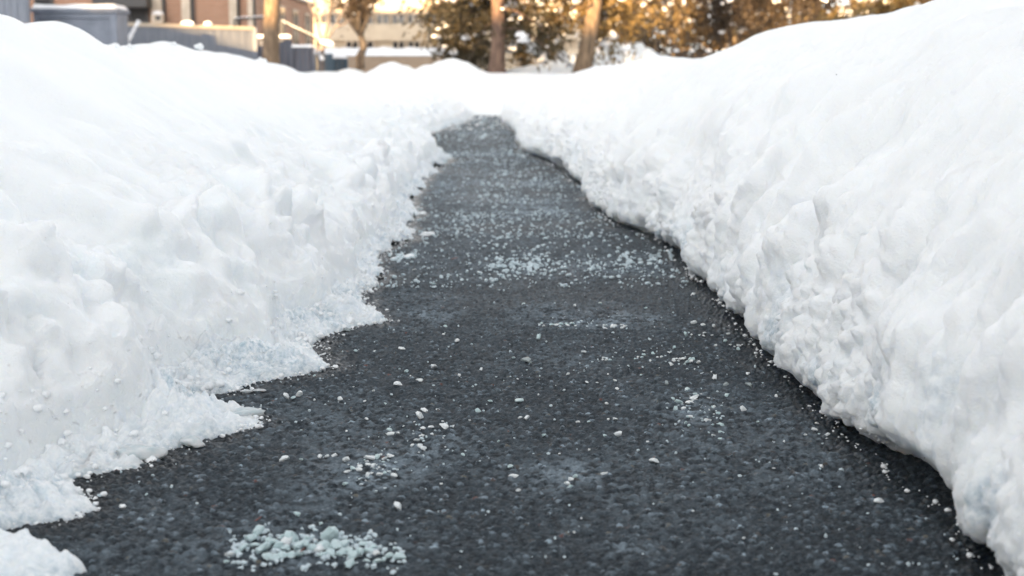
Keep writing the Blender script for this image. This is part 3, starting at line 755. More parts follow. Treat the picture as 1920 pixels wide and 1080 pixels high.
cluster(10, 770, 850, 785, 850, 4, 7, lab, grp)
lab, grp = 'tiny salt crystal in the row below the pale stain', 'salt row by the pale stain'
cluster(16, 1005, 1085, 606, 614, 6, 11, lab, grp, 'u'); cluster(8, 1125, 1175, 608, 617, 7, 12, lab, grp, 'u')
lab, grp = 'small salt crystal in the flat streak right of the path middle', 'salt streak at right'
cluster(16, 1240, 1310, 666, 689, 6, 13, lab, grp); cluster(10, 1125, 1235, 671, 679, 5, 9, lab, grp, 'u')
lab, grp = 'whitish salt crystal in the dense cluster in the right half', 'salt cluster at right'
for px, py, wpx in ((1300, 748, 20), (1303, 741, 16), (1272, 756, 18), (1262, 750, 12), (1293, 757, 18), (1267, 770, 12), (1281, 769, 11), (1294, 783, 14), (1302, 752, 12), (1338, 766, 11), (1326, 791, 15), (1351, 799, 14), (1351, 813, 14), (1338, 818, 10), (1350, 824, 11), (1336, 799, 9), (1345, 777, 12), (1292, 800, 9)):
    crystal(px, py, wpx, lab, grp)
cluster(14, 1255, 1360, 740, 810, 4, 8, lab, grp)
lab, grp = 'bright salt crystal on the bluish white patch at near centre', 'salt on the near centre patch'
for px, py, wpx in ((1070, 902, 16), (1062, 912, 16), (1078, 898, 12), (1068, 918, 12), (1052, 915, 9), (1084, 909, 7)): crystal(px, py, wpx, lab, grp)

# the uncountable rest: fine grains, ever denser towards the far end of the path
def grains():
    P = []
    r = np.random.RandomState(21)
    def inside(x, y): return EL(y) + .02 < x < ER(y) - .03
    k = 0
    while k < 3700:
        y = 4.0 * (21.0 / 4.0) ** (r.rand() ** 1.15) if k > 420 else r.uniform(1.6, 4.3)
        x = r.uniform(-1, .7)
        if not inside(x, y): continue
        dens = .22 + .78 * max(0, float(fbm(x * 1.6, y * .9 + 3 * math.sin(y), .7, 3)) + .15)
        if y < 4: dens = .2 + .8 * max(0, float(fbm(x * 3, y * 3, 2.7, 2)))
        if r.rand() > dens: continue
        big = r.rand() ** 3
        P.append((x, y, (.0014 + .0022 * big) if y < 4 else (.0024 + .0062 * big))); k += 1
    def streak(x0, x1, y0, y1, n, s0, s1, pk=None):
        for _ in range(n):
            t = r.rand() if pk is None else np.clip(r.beta(*pk), 0, 1)
            if pn(t * 9 + y0, y0 * .37, n * .1) + .25 * r.normal() < -.02: continue
            px = x0 + (x1 - x0) * t; mid = (y0 + y1) / 2; py = mid + r.normal() * (y1 - y0) / 2.3 + 9 * float(pn(t * 3, y0, 1.5))
            g = ground(px, py); P.append((g.x, g.y, r.uniform(s0, s1)))
    streak(915, 1240, 487, 512, 330, .003, .007, (1.3, 1.8)); streak(920, 1010, 486, 508, 90, .004, .008); streak(1155, 1260, 478, 498, 90, .004, .009)
    streak(850, 1180, 400, 425, 95, .004, .009); streak(900, 1130, 425, 445, 50, .005, .010); streak(900, 1000, 372, 392, 40, .006, .011); streak(870, 1090, 330, 350, 70, .006, .014)
    streak(860, 1000, 280, 296, 60, .008, .016); streak(830, 960, 296, 312, 45, .008, .014); streak(820, 950, 255, 265, 50, .010, .02); streak(830, 940, 232, 242, 50, .012, .024); streak(725, 780, 478, 487, 60, .004, .010); streak(800, 850, 290, 300, 80, .01, .02)
    streak(1010, 1180, 604, 617, 34, .0018, .004); streak(1120, 1310, 664, 690, 50, .0014, .0035); streak(1250, 1360, 735, 800, 90, .0012, .003); streak(640, 745, 850, 905, 90, .0012, .003); streak(760, 850, 770, 850, 30, .0012, .003); streak(430, 760, 1010, 1052, 330, .0022, .0055)
    P = np.array(P); n = len(P); V, T = ICO1
    a = r.rand(n) * 6.28; ca_, sa_ = np.cos(a), np.sin(a)
    sx, sy, sz = P[:, 2] * r.uniform(.7, 1.3, n), P[:, 2] * r.uniform(.6, 1.1, n), P[:, 2] * r.uniform(.5, .95, n)
    jit = 1 + .22 * r.normal(size=(n, len(V), 1)).clip(-1.5, 1.5)
    q = V[None] * jit * np.stack([sx, sy, sz], 1)[:, None]
    x = q[..., 0] * ca_[:, None] - q[..., 1] * sa_[:, None] + P[:, 0:1]; y = q[..., 0] * sa_[:, None] + q[..., 1] * ca_[:, None] + P[:, 1:2]; z = q[..., 2] + sz[:, None] * .6
    Fq = (T[None] + np.arange(n)[:, None, None] * len(V)).reshape(-1, 3)
    me = np_mesh('salt_grains', np.stack([x, y, z], -1).reshape(-1, 3), Fq, smooth=False)
    tag(link('salt_grains', me, M['salt_dull']), 'fine salt grains and slush crumbs strewn in streaks along the path', 'salt', kind='stuff')


grains()

# crumbs and broken clods of snow: along both edges and half sunk in the lower slopes
def crumbs():
    r = np.random.RandomState(8); P = []
    for _ in range(1500):
        y = 1.5 * (20 / 1.5) ** (r.rand())
        if r.rand() < .72: x = EL(y) + abs(r.normal()) * .022 - .012
        else: x = ER(y) - abs(r.normal()) * .012
        P.append((x, y, 0, (.0014 + .0045 * r.rand() ** 4) * (.7 + y * .12)))
    for side, lo, hi, n, s0, s1, pw in (('left', -.14, .05, 1500, .002, .012, 4.0), ('left', .0, .2, 500, .0010, .0032, 3.0), ('right', .03, .16, 700, .0010, .0035, 3.0)):
        V, wv = SPOTS[side]
        idx = np.nonzero((wv > lo) & (wv < hi) & (V[:, 1] > 1.4) & (V[:, 1] < 14))[0]
        pick = r.choice(idx, n * 3)
        cl = pn(V[pick, 0] * 4, V[pick, 1] * 4, V[pick, 2] * 4 + 8) + .3 * r.normal(size=n * 3)
        pick = pick[np.argsort(-cl)][:n]
        for k in pick:
            s_ = s0 + (s1 - s0) * r.rand() ** pw
            P.append((V[k, 0], V[k, 1], max(0, V[k, 2]) - s_ * .6, s_))
    for _ in range(130):   # slushy scraps narrowing the far end of the path
        y = r.uniform(15.5, 21.2); t = abs(r.normal()) * .16 + .3 * max(0, (y - 19.5) / 1.7) * r.rand()
        x = EL(y) + t if r.rand() < .6 else ER(y) - t
        s_ = r.uniform(.006, .022); P.append((x, y, -s_ * .75, s_))
    P = np.array(P); n = len(P); V, T = ICO2
    ph = r.rand(n, 3) * 40
    u = V[None] * 1.25 + ph[:, None]
    q = V[None] * (1 + .42 * (pn(u[..., 0], u[..., 1], u[..., 2]) + .5 * pn(u[..., 0] * 2.3, u[..., 1] * 2.3, u[..., 2] * 2.3)))[..., None]
    q = q * P[:, 3][:, None, None] * np.array([1, .9, .75])
    q = q + np.stack([P[:, 0], P[:, 1], P[:, 2] + P[:, 3] * .5], 1)[:, None]
    Fq = (T[None] + np.arange(n)[:, None, None] * len(V)).reshape(-1, 3)
    me = np_mesh('snow_crumbs', q.reshape(-1, 3), Fq, {'ice': np.full(n * len(V), .12)})
    tag(link('snow_crumbs', me, M['crumb_snow']), 'crumbs of broken snow strewn along the lower slopes and path edges', 'snow crumbs', kind='stuff')
    # dark grit caught in the snow
    G = []
    for side, hi, m in (('left', 1.0, 16), ('right', .8, 16)):
        V, wv = SPOTS[side]; idx = np.nonzero((wv > .0) & (wv < hi) & (V[:, 1] > 1.4) & (V[:, 1] < 6))[0]
        for k in r.choice(idx, m): G.append((*V[k], .0009 + .0016 * r.rand() ** 3))
    G = np.array(G); V, T = ICO1; n = len(G)
    q = V[None] * (1 + .3 * r.normal(size=(n, len(V), 1))) * G[:, 3][:, None, None] + G[:, :3][:, None]
    Fq = (T[None] + np.arange(n)[:, None, None] * len(V)).reshape(-1, 3)
    tag(link('grit', np_mesh('grit', q.reshape(-1, 3), Fq), M['bark_dark']), 'tiny dark specks of grit caught in the snow banks', 'grit', kind='stuff')


crumbs()
p = ground(525, 697); tw = MB(); tw.tube([(p.x - .012, p.y, .004), (p.x - .003, p.y + .006, .009), (p.x + .004, p.y + .003, .006), (p.x + .014, p.y - .006, .012)], [.0012, .0014, .0012, .0007], 6)
tw.tube([(p.x - .003, p.y + .006, .009), (p.x - .006, p.y + .004, .018)], [.001, .0006], 6)
tag(tw.build('twig', M['bark_dark']), 'tiny dark twig at the melting edge of the left snow bank', 'twig')
for px, py, lab in ((484, 984, 'small dark red leaf scrap just above the near salt heap'), (566, 1044, 'thin dark red leaf scrap among the near salt crystals'), (852, 489, 'small rusty red leaf scrap on the asphalt at mid distance')):
    p = ground(px, py); s = 14 / F * p.y; q = MB()
    q.add([(p.x - s * .5, p.y, .006), (p.x, p.y - s * .4, .009), (p.x + s * .5, p.y + s * .1, .012), (p.x, p.y + s * .4, .008), (p.x - s * .5, p.y, .005), (p.x, p.y - s * .4, .008), (p.x + s * .5, p.y + s * .1, .011), (p.x, p.y + s * .4, .007)],
          [(0, 1, 2, 3), (7, 6, 5, 4), (0, 4, 5, 1), (1, 5, 6, 2), (2, 6, 7, 3), (3, 7, 4, 0)])
    if 'leaf_red' not in M: M['leaf_red'] = vary(mat('leaf_red', (.2, .03, .02), .6), (.14, .02, .015), (.28, .06, .03), 60)
    tag(q.build('leaf_scrap', M['leaf_red']), lab, 'leaf', 'red leaf scraps on the path')

# ------------------------------------------------------------------ buildings and fences
def snowcap(x0, x1, y0, y1, z, h, parent, seed=1):
    """irregular rounded snow layer on a flat top"""
    nx, ny = max(8, int((x1 - x0) / .06)), max(6, int((y1 - y0) / .08))
    u, v = np.meshgrid(np.linspace(0, 1, nx), np.linspace(0, 1, ny), indexing='ij')
    ed = np.minimum(np.minimum(u, 1 - u) * (x1 - x0), np.minimum(v, 1 - v) * (y1 - y0))
    x, y = x0 + u * (x1 - x0), y0 + v * (y1 - y0)
    zz = z + .003 + h * np.sqrt(np.clip(ed / (h * .8), 0, 1)) * (1 + .25 * fbm(x * 2 + seed, y * 2, seed, 2))
    me = np_mesh('snow_cap', np.stack([x.ravel(), y.ravel(), zz.ravel()], 1), grid_faces(nx, ny, True))
    return link('snow_cap', me, M['far_snow'], parent)


# brick building
b0, b1 = at(40, 60, 45), at(481, 60, 45)
bk = thing('brick_building', (b0.x, 45, 0), 'brown brick building with beige pilasters behind the grey fence', 'building')
wl = MB(); wl.box(-22, b1.x, 45, 49.6, 0, 8.5)
wl.build('wall', M['brick'], bk)
wing = MB(); wing.box(b1.x - 8, b1.x - .003, 49.602, 58, 0, 3.3); wing.build('rear_wing', M['brick'], bk)
wr = MB(); wr.box(b1.x - 8, b1.x + .12, 49.61, 58.1, 3.3, 3.38); wro = wr.build('roof', M['dark_metal'], bk); snowcap(b1.x - 7.9, b1.x + .05, 49.7, 58.0, 3.38, .1, wro)
rf = MB(); rf.box(-22.3, b1.x + .3, 44.7, 49.9, 8.5, 8.8); rfo = rf.build('roof', M['dark_metal'], bk)
snowcap(-22.2, b1.x + .2, 44.8, 49.8, 8.8, .25, rfo)
for x0, x1 in ((285, 305), (342, 358), (431, 445), (466, 475)):
    a, b = at(x0, 60, 44.85), at(x1, 60, 44.85); pm = MB(); pm.box(a.x, b.x, 44.80, 44.998, 0, 8.5, .0); pm.build('pilaster', M['beige_trim'], bk)
for x0, x1 in ((306, 311), (359, 365), (446, 450), (476, 480)):  # narrow dark vertical strip along the right edge of each pilaster
    a, b = at(x0, 60, 44.9), at(x1, 60, 44.9); pm = MB(); pm.box(a.x, b.x, 44.90, 44.997, 0, 8.5); pm.build('dark_strip', M['dark_metal'], bk)
for px0, px1, py0, py1 in ((245, 273, 14, 38), (70, 95, 0, 22)):
    a, b = at(px0, py1, 44.95), at(px1, py0, 44.95); f = MB(); zt = b.z
    for (p0, p1, q0, q1) in ((a.x - .08, a.x, a.z - .08, zt + .08), (b.x, b.x + .08, a.z - .08, zt + .08), (a.x, b.x, a.z - .08, a.z), (a.x, b.x, zt, zt + .08)): f.box(p0, p1, 44.91, 44.998, q0, q1)
    fo = f.build('window', M['dark_metal'], bk); g = MB(); g.box(a.x, b.x, 44.965, 44.996, a.z, zt); g.build('pane', M['window_dark'], fo)
a, b = at(180, 14, 44.5), at(280, 0, 44.5); cn = MB(); cn.box(a.x, b.x, 44.1, 44.996, a.z, a.z + .28); cn.build('canopy', M['dark_metal'], bk)
for k in range(4):   # tall windows of the receding side wall
    y0 = 46.2 + 3.1 * k; f = MB(); f.box(b1.x - .002 + .002, b1.x + .05, y0, y0 + 1.2, 1.6, 2.95); fo = f.build('window', M['beige_trim'], bk)
    g = MB(); g.box(b1.x + .05, b1.x + .06, y0 + .08, y0 + 1.12, 1.68, 2.87); g.build('pane', M['window_dark'], fo)
ch = at(575, 4, 57); c2 = MB()
c2.box(b1.x - .75, b1.x - .25, 55.4, 55.9, 3.382, 3.85); c2.build('chimney', M['red_brick'], bk)

# utility box on the brick wall
ub = at(297, 42, 44.7); uo = thing('utility_box', (ub.x, 44.8, 1.9), 'small white utility box with snow on top on the brick wall', 'utility box')
q = MB(); q.box(ub.x - .17, ub.x + .17, 44.55, 44.798, at(297, 42, 44.7).z, at(297, 27, 44.7).z); q.build('case', M['beige_trim'], uo)
q = MB(); q.box(ub.x - .05, ub.x + .11, 44.53, 44.549, at(297, 38, 44.7).z, at(297, 30, 44.7).z); q.build('door', M['dark_metal'], uo)
snowcap(ub.x - .18, ub.x + .18, 44.54, 44.79, at(297, 27, 44.7).z, .1, uo)

# tall grey fence at far left and the flat-topped shed
a, b = at(-260, 60, 30), at(57, 60, 30); fo = thing('tall_fence', (a.x, 30, 0), 'tall grey board fence at the far left beside the shed', 'fence')
q = MB(); q.obox((a.x, 30), (b.x - .12, 30), .05, 0, 2.6); q.build('board_panel', M['grey_boards'], fo)
q = MB(); q.box(b.x - .118, b.x, 29.93, 30.07, 0, 2.66, .012); q.build('post', M['grey_boards'], fo)

a, b = at(61, 14, 31), at(218, 22, 31); zs = 2.02
sh = thing('shed', (a.x, 31, 0), 'flat topped grey shed with a snow covered roof at left', 'shed')
q = MB(); q.box(a.x + .1, b.x - .16, 31.05, 31.9, 0, zs - .1); q.build('wall', M['grey_paint'], sh)
q = MB(); q.box(a.x, a.x + .098, 31.0, 31.9, 0, zs - .1, .01); q.build('corner_post', M['grey_paint'], sh)
q = MB(); q.box(b.x - .158, b.x, 31.0, 31.9, 0, zs - .1, .01); q.build('corner_post', M['grey_paint'], sh)
q = MB(); q.box(a.x + .1, b.x - .16, 31.0, 31.047, zs - .22, zs - .102); q.build('header_board', M['grey_paint'], sh)
q = MB(); q.box(a.x - .05, b.x + .04, 30.94, 31.97, zs - .098, zs - .02, .01); rf = q.build('roof', M['grey_paint'], sh)
snowcap(a.x - .04, b.x + .03, 30.95, 31.96, zs - .02, .085, rf, 3)

# board fence with the diagonal shadow
a, b = at(238, 42, 34), at(474, 50, 36.5); za, zb = at(238, 42, 34).z, at(474, 50, 36.5).z
fe = thing('board_fence', (a.x, 34, 0), 'grey vertical board fence half in sunlight with a light top rail', 'fence')
nb = 30; pa, pb = Vector((a.x, 34)), Vector((b.x, 36.5))
q = MB()
for i in range(nb):
    p0, p1 = pa.lerp(pb, (i + .03) / nb), pa.lerp(pb, (i + .97) / nb); t = (i + .5) / nb
    q.obox(p0, p1, .03 + .012 * (i % 2), 0, za + (zb - za) * t - .09)
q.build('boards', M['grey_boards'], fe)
q = MB(); q.obox(pa, pb, .11, za - .088, za, zb); 
v = q.v; q.v = [(x, y, z if z > za - .05 or abs(z - za) < .01 or abs(z - zb) < .01 else (za - .088 if i < 4 else zb - .088)) for i, (x, y, z) in enumerate(v)]
q.build('top_rail', M['beige_trim'], fe)
q = MB(); q.box(b.x + .003, b.x + .1, 36.45, 36.55, 0, zb - .02, .01); q.build('post', M['grey_boards'], fe)
for px, wpx in ((348, 26), (386, 16)):
    t = (px - 238) / 236; p = pa.lerp(pb, t); q = MB(); q.blob((p.x, p.y, za + (zb - za) * t + .03), wpx / F * 35 / 2, .06, .06, px); q.build('snow_cap', M['far_snow'], fe, True)

# snow-covered leaning pole in front of the fence
a, b = at(238, 82, 33), at(261, 41, 33); po = thing('leaning_pole', (a.x, 33, a.z - .6), 'thin leaning pole crusted with snow between shed and fence', 'pole')
d = (b - a); q = MB(); q.tube([a - d * .7, a, b], .022, 8); q.build('shaft', M['bark_grey'], po, True)
q = MB(); q.tube([a.lerp(b, i / 15) + Vector((0, 0, .03)) for i in range(16)], [random.uniform(.03, .055) for i in range(16)], 8, .15)
q.build('snow_cap', M['far_snow'], po, True)


def panel_fence(x0, x1, ytop, Y, mt, label, cap=True, nposts=2):
    a, b = at(x0, ytop, Y), at(x1, ytop, Y); o = thing('fence_panel', (a.x, Y, 0), label, 'fence', 'stepped grey fence sections')
    q = MB(); n = max(3, int((b.x - a.x) / .14))
    for i in range(n):
        w_ = (b.x - a.x) / n; q.box(a.x + w_ * (i + .03), a.x + w_ * (i + .97), Y - .015 - .008 * (i % 2), Y + .02, 0, a.z - .06)
    q.build('boards', M[mt], o)
    q = MB(); q.box(a.x - .03, b.x + .03, Y - .07, Y + .07, a.z - .058, a.z - .01, .01); r_ = q.build('top_rail', M[mt], o)
    if cap: snowcap(a.x - .03, b.x + .03, Y - .07, Y + .07, a.z - .01, .08, r_, x0)
    for xp in ((a.x - .03, a.x + .07), (b.x - .07, b.x + .03)):
        q = MB(); q.box(xp[0], xp[1], Y - .09, Y - .026, 0, a.z - .06, .008); q.build('post', M[mt], o)


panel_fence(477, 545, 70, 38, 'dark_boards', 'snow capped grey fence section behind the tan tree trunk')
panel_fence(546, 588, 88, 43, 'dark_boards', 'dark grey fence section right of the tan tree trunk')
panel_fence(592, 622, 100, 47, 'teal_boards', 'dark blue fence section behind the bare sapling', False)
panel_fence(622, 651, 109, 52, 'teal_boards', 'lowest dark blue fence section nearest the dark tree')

# snow-covered handrail
a, b = at(440, 33, 41), at(505, 30, 41); c_, d_ = at(528, 38, 41), at(594, 70, 41)
hr = thing('handrail', (c_.x, 41, 0), 'sloping handrail covered in snow in front of the brick building', 'handrail')
q = MB(); q.tube([a - Vector((0, 0, .05)), b - Vector((0, 0, .05)), c_ - Vector((0, 0, .05)), d_ - Vector((0, 0, .05))], .03, 8); q.build('rail', M['dark_metal'], hr, True)
for p0, p1, n in ((a, b, 12), (c_, d_, 22)):
    q = MB(); q.tube([p0.lerp(p1, i / (n - 1)) + Vector((0, 0, random.uniform(-.012, .012))) for i in range(n)], [random.uniform(.006, .015) for i in range(n)], 8, .2); q.build('snow_cap', M['far_snow'], hr, True)
for p in (a, c_, d_):
    q = MB(); q.box(p.x - .025, p.x + .025, p.y - .025, p.y + .025, 0, p.z - .06); q.build('post', M['dark_metal'], hr)

# beige building in full sun
Yb = 76; bb = thing('beige_building', (0, Yb, 0), 'long sunlit beige building with strip windows behind the trees', 'building')
xa, xb = at(470, 60, Yb).x, at(1110, 60, Yb).x
zz = lambda py: at(700, py, Yb).z
lev = [zz(112) - 1.6, zz(92), zz(76), zz(46), zz(26), zz(-60)]
q = MB(); q.box(xa, xb, Yb, Yb + 12, 0, lev[1]); q.box(xa, xb, Yb, Yb + 12, lev[2], lev[3]); q.box(xa, xb, Yb, Yb + 12, lev[4], lev[5]); q.box(xa + .05, xb - .05, Yb + .35, Yb + 11.9, lev[1] - .01, lev[4] + .01)
q.build('wall', M['stucco'], bb)
for z0, z1, n, mt in ((lev[1], lev[2], 22, 'window_dark'), (lev[3], lev[4], 22, 'window_grey')):
    for i in range(n):
        x0 = xa + (xb - xa) * (i + .07) / n; x1 = xa + (xb - xa) * (i + .93) / n
        if i % 3 == 2 and mt == 'window_dark': continue
        f = MB()
        for (p0, p1, q0, q1) in ((x0, x0 + .06, z0 + .003, z1 - .003), (x1 - .06, x1, z0 + .003, z1 - .003), ((x0 + x1) / 2 - .03, (x0 + x1) / 2 + .03, z0 + .003, z1 - .003), (x0 - .01, x1 + .01, z0 + .002, z0 + .05), (x0 - .01, x1 + .01, z1 - .05, z1 - .002)): f.box(p0, p1, Yb + .12 - (.01 if q1 - q0 < .1 else 0), Yb + .347, q0, q1)
        fo = f.build('window', M['beige_trim'], bb); g = MB(); g.box(x0 + .06, x1 - .06, Yb + .25, Yb + .34, z0 + .003, z1 - .003); g.build('pane', M[mt], fo)
q = MB(); q.box(xa - .3, xb + .3, Yb - .3, Yb + 12.3, lev[5], lev[5] + .3); rf = q.build('roof', M['beige_trim'], bb); snowcap(xa - .25, xb + .25, Yb - .25, Yb + 12.2, lev[5] + .3, .3, rf)
# retaining wall with a deep sunlit snow layer
Yw = 66; xa, xb = at(560, 105, Yw).x, at(845, 105, Yw).x; zt = at(700, 105, Yw).z
lw = thing('garden_wall', (xa, Yw, 0), 'low tan wall under a thick sunlit snow layer before the beige building', 'wall')
q = MB(); q.box(xa, xb, Yw, Yw + .9, 0, zt); q.build('wall', M['tan_wall'], lw); snowcap(xa - .05, xb + .05, Yw - .06, Yw + .95, zt, at(700, 90, Yw).z - zt, lw, 9)

# ------------------------------------------------------------------ vegetation
def cards(cen, dr, ln, wd, r):
    n = len(cen); dr = dr / (np.linalg.norm(dr, axis=1)[:, None] + 1e-9)
    sd = np.cross(dr, r.normal(size=(n, 3))); sd /= np.linalg.norm(sd, axis=1)[:, None] + 1e-9
    a = cen - dr * ln[:, None] * .5; c = cen + dr * ln[:, None] * .5; b = cen + sd * wd[:, None] * .5; d = cen - sd * wd[:, None] * .5
    V = np.stack([a, b, c, d], 1).reshape(-1, 3); Q = np.arange(4 * n).reshape(-1, 4)
    return V, Q


def conifer(name, base, H, lean, z0, RR, nbr, label, seed, bark, needles, r0, dens=110, droop=.6, avoid_front=False, snow_n=120, snow_s=(.05, .13), group=None, cat='tree', card=(.10, .22)):
    r = np.random.RandomState(seed); random.seed(seed)
    o = thing(name, base, label, cat, group); B = np.array(base)
    tp = lambda z: B + np.array([lean[0] * z / H + .04 * math.sin(z * 1.7 + seed), lean[1] * z / H, z])
    m = MB(); zs = np.linspace(-.5, H, 16); m.tube([tp(z) for z in zs], [max(.02, r0 * (1 - .8 * max(0, z) / H) * (1.25 if z < .2 else 1)) for z in zs], 12, .06)
    cen, dr, sn = [], [], []
    for k in range(nbr):
        z = z0 + (H - z0) * (r.rand() ** 1.25) * .98
        az = r.rand() * 6.283
        if avoid_front and z < 3.2 and math.sin(az) < -.55: az = -az
        Lb = RR * (1 - (z - z0) / (H - z0 + .3)) ** .7 * r.uniform(.55, 1.1); dirv = np.array([math.cos(az), math.sin(az), 0])
        P0 = tp(z)
        f = lambda t: P0 + dirv * Lb * t + np.array([0, 0, Lb * (.12 * t - droop * t * t)])
        m.tube([f(t) for t in (0, .35, .7, 1)], [.03, .022, .014, .006], 5)
        n = int(Lb * dens)
        for _ in range(n):
            t = r.rand() ** .7; p_ = f(t); sp = .10 + .20 * t * (1 - .4 * t)
            off = r.normal(size=3) * sp * np.array([1, 1, .5]) * (Lb ** .5) - np.array([0, 0, abs(r.normal()) * .12])
            cen.append(p_ + off); dr.append(dirv * .5 + r.normal(size=3) * .5 + np.array([0, 0, -.55]))
        for _ in range(max(1, int(snow_n * Lb / (RR * nbr) * 1.6))):
            t = r.uniform(.25, 1); sn.append((f(t) + r.normal(size=3) * np.array([.12, .12, .03]) + np.array([0, 0, .05]), r.uniform(*snow_s)))
    m.build('trunk', M[bark], o, True)
    n = len(cen); V, Q = cards(np.array(cen), np.array(dr), r.uniform(*card, n), r.uniform(.035, .075, n), r)
    lk = link('crown', np_mesh('crown', V, Q, smooth=False), M[needles], o)
    if sn:
        q = MB()
        for i, (p_, s_) in enumerate(sn):
            for _ in range(3): q.blob(p_ + r.normal(size=3) * s_ * np.array([.9, .9, .5]), s_ * r.uniform(.3, .8), s_ * r.uniform(.3, .8), s_ * r.uniform(.25, .5), i, .5)
        tag(q.build('branch_snow', M['far_snow'], o, True), kind='stuff')
    return o


def leafy(name, base, cz, rx, ry, rz, nleaf, label, seed, bark, leaf, snow_n=40, ls=(.05, .12), nlimb=14, group=None, cat='shrub', r0=.05, trunkpts=None, snow_s=(.04, .10), clump=1.6):
    r = np.random.RandomState(seed); random.seed(seed)
    o = thing(name, base, label, cat, group); B = np.array(base, float)
    m = MB(); tips = []
    tpts = [np.array(t) for t in trunkpts] if trunkpts else [B + np.array([0, 0, -.4]), B + np.array([0, 0, max(.1, cz - rz * .9)])]
    m.tube(tpts, np.linspace(r0, r0 * .6, len(tpts)).tolist(), 8, .06)
    top = tpts[-1]; cc = B + np.array([0, 0, cz])
    for k in range(nlimb):
        d = r.normal(size=3); d /= np.linalg.norm(d); d[2] = abs(d[2]) * .9 + .05
        e = cc + d * np.array([rx, ry, rz]) * r.uniform(.5, .95)
        s_ = top if trunkpts else B + np.array([r.normal() * rx * .15, r.normal() * ry * .15, -.3])
        mid = s_ * .5 + e * .5 + r.normal(size=3) * .12 * rx
        m.tube([s_, mid, e], [r0 * .55, r0 * .35, r0 * .12], 5); tips += [mid * .4 + e * .6, e]
        for _ in range(2):
            e2 = e + r.normal(size=3) * rx * .3; m.tube([mid, (mid + e2) / 2 + r.normal(size=3) * .05, e2], [r0 * .25, r0 * .15, r0 * .06], 4); tips.append(e2)
    m.build('trunk', M[bark], o, True)
    tips = np.array(tips); K = len(tips)
    ci = r.randint(0, K, nleaf); u = r.normal(size=(nleaf, 3)); rad = np.array([rx, ry, rz]) * .27
    cen = tips[ci] + u * rad * (.4 + .8 * r.rand(K)[ci])[:, None]
    keep = pn(cen[:, 0] * clump, cen[:, 1] * clump, cen[:, 2] * clump + seed) > -.22; cen = cen[keep & (cen[:, 2] > .35)]; n = len(cen)
    V, Q = cards(cen, r.normal(size=(n, 3)), r.uniform(*ls, n), r.uniform(*ls, n) * .7, r)
    link('crown', np_mesh('crown', V, Q, smooth=False), M[leaf], o)
    if snow_n:
        q = MB()
        for i in range(snow_n):
            p_ = tips[r.randint(K)] + r.normal(size=3) * rad * .9; s_ = r.uniform(*snow_s); 
            for _ in range(3): q.blob((p_[0] + r.normal() * s_, p_[1] + r.normal() * s_, max(.5, p_[2] + r.normal() * s_ * .6)), s_ * r.uniform(.25, .7), s_ * r.uniform(.25, .7), s_ * r.uniform(.2, .5), i, .5)
        tag(q.build('branch_snow', M['far_snow'], o, True), kind='stuff')
    return o


g0 = at(931, 150, 30)
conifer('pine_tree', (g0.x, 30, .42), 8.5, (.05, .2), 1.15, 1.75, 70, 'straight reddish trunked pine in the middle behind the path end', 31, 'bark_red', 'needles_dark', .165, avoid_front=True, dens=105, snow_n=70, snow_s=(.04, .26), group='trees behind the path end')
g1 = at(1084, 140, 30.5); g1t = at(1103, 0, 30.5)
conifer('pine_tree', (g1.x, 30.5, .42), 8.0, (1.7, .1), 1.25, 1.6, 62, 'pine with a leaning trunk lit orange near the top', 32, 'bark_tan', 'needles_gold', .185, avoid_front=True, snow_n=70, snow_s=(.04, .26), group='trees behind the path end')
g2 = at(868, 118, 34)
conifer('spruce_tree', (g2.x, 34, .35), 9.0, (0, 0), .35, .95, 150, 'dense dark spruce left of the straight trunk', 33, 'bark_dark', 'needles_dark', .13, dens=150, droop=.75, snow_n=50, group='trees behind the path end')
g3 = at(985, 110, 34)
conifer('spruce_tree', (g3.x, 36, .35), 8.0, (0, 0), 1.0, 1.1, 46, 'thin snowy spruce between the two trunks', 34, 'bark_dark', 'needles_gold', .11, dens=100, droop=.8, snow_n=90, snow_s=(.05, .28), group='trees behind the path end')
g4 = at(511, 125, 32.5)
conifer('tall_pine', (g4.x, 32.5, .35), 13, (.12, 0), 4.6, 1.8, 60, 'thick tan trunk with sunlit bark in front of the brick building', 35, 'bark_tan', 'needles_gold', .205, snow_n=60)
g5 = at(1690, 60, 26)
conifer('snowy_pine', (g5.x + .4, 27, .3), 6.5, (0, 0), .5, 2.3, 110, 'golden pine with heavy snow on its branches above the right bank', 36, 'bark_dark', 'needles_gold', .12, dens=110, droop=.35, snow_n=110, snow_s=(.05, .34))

t0 = at(675, 116, 45); tp_ = [at(676, 130, 45), at(674, 108, 45), at(684, 85, 45), at(676, 66, 45)]
leafy('broadleaf_tree', (t0.x, 45, .4), 2.45, .95, .9, 1.15, 5200, 'dark tree with brown leaves before the beige building', 41, 'bark_dark', 'leaf_dark', 50, (.06, .14), 18, 'leafless and brown leaved trees', 'tree', .16, tp_, (.05, .11))
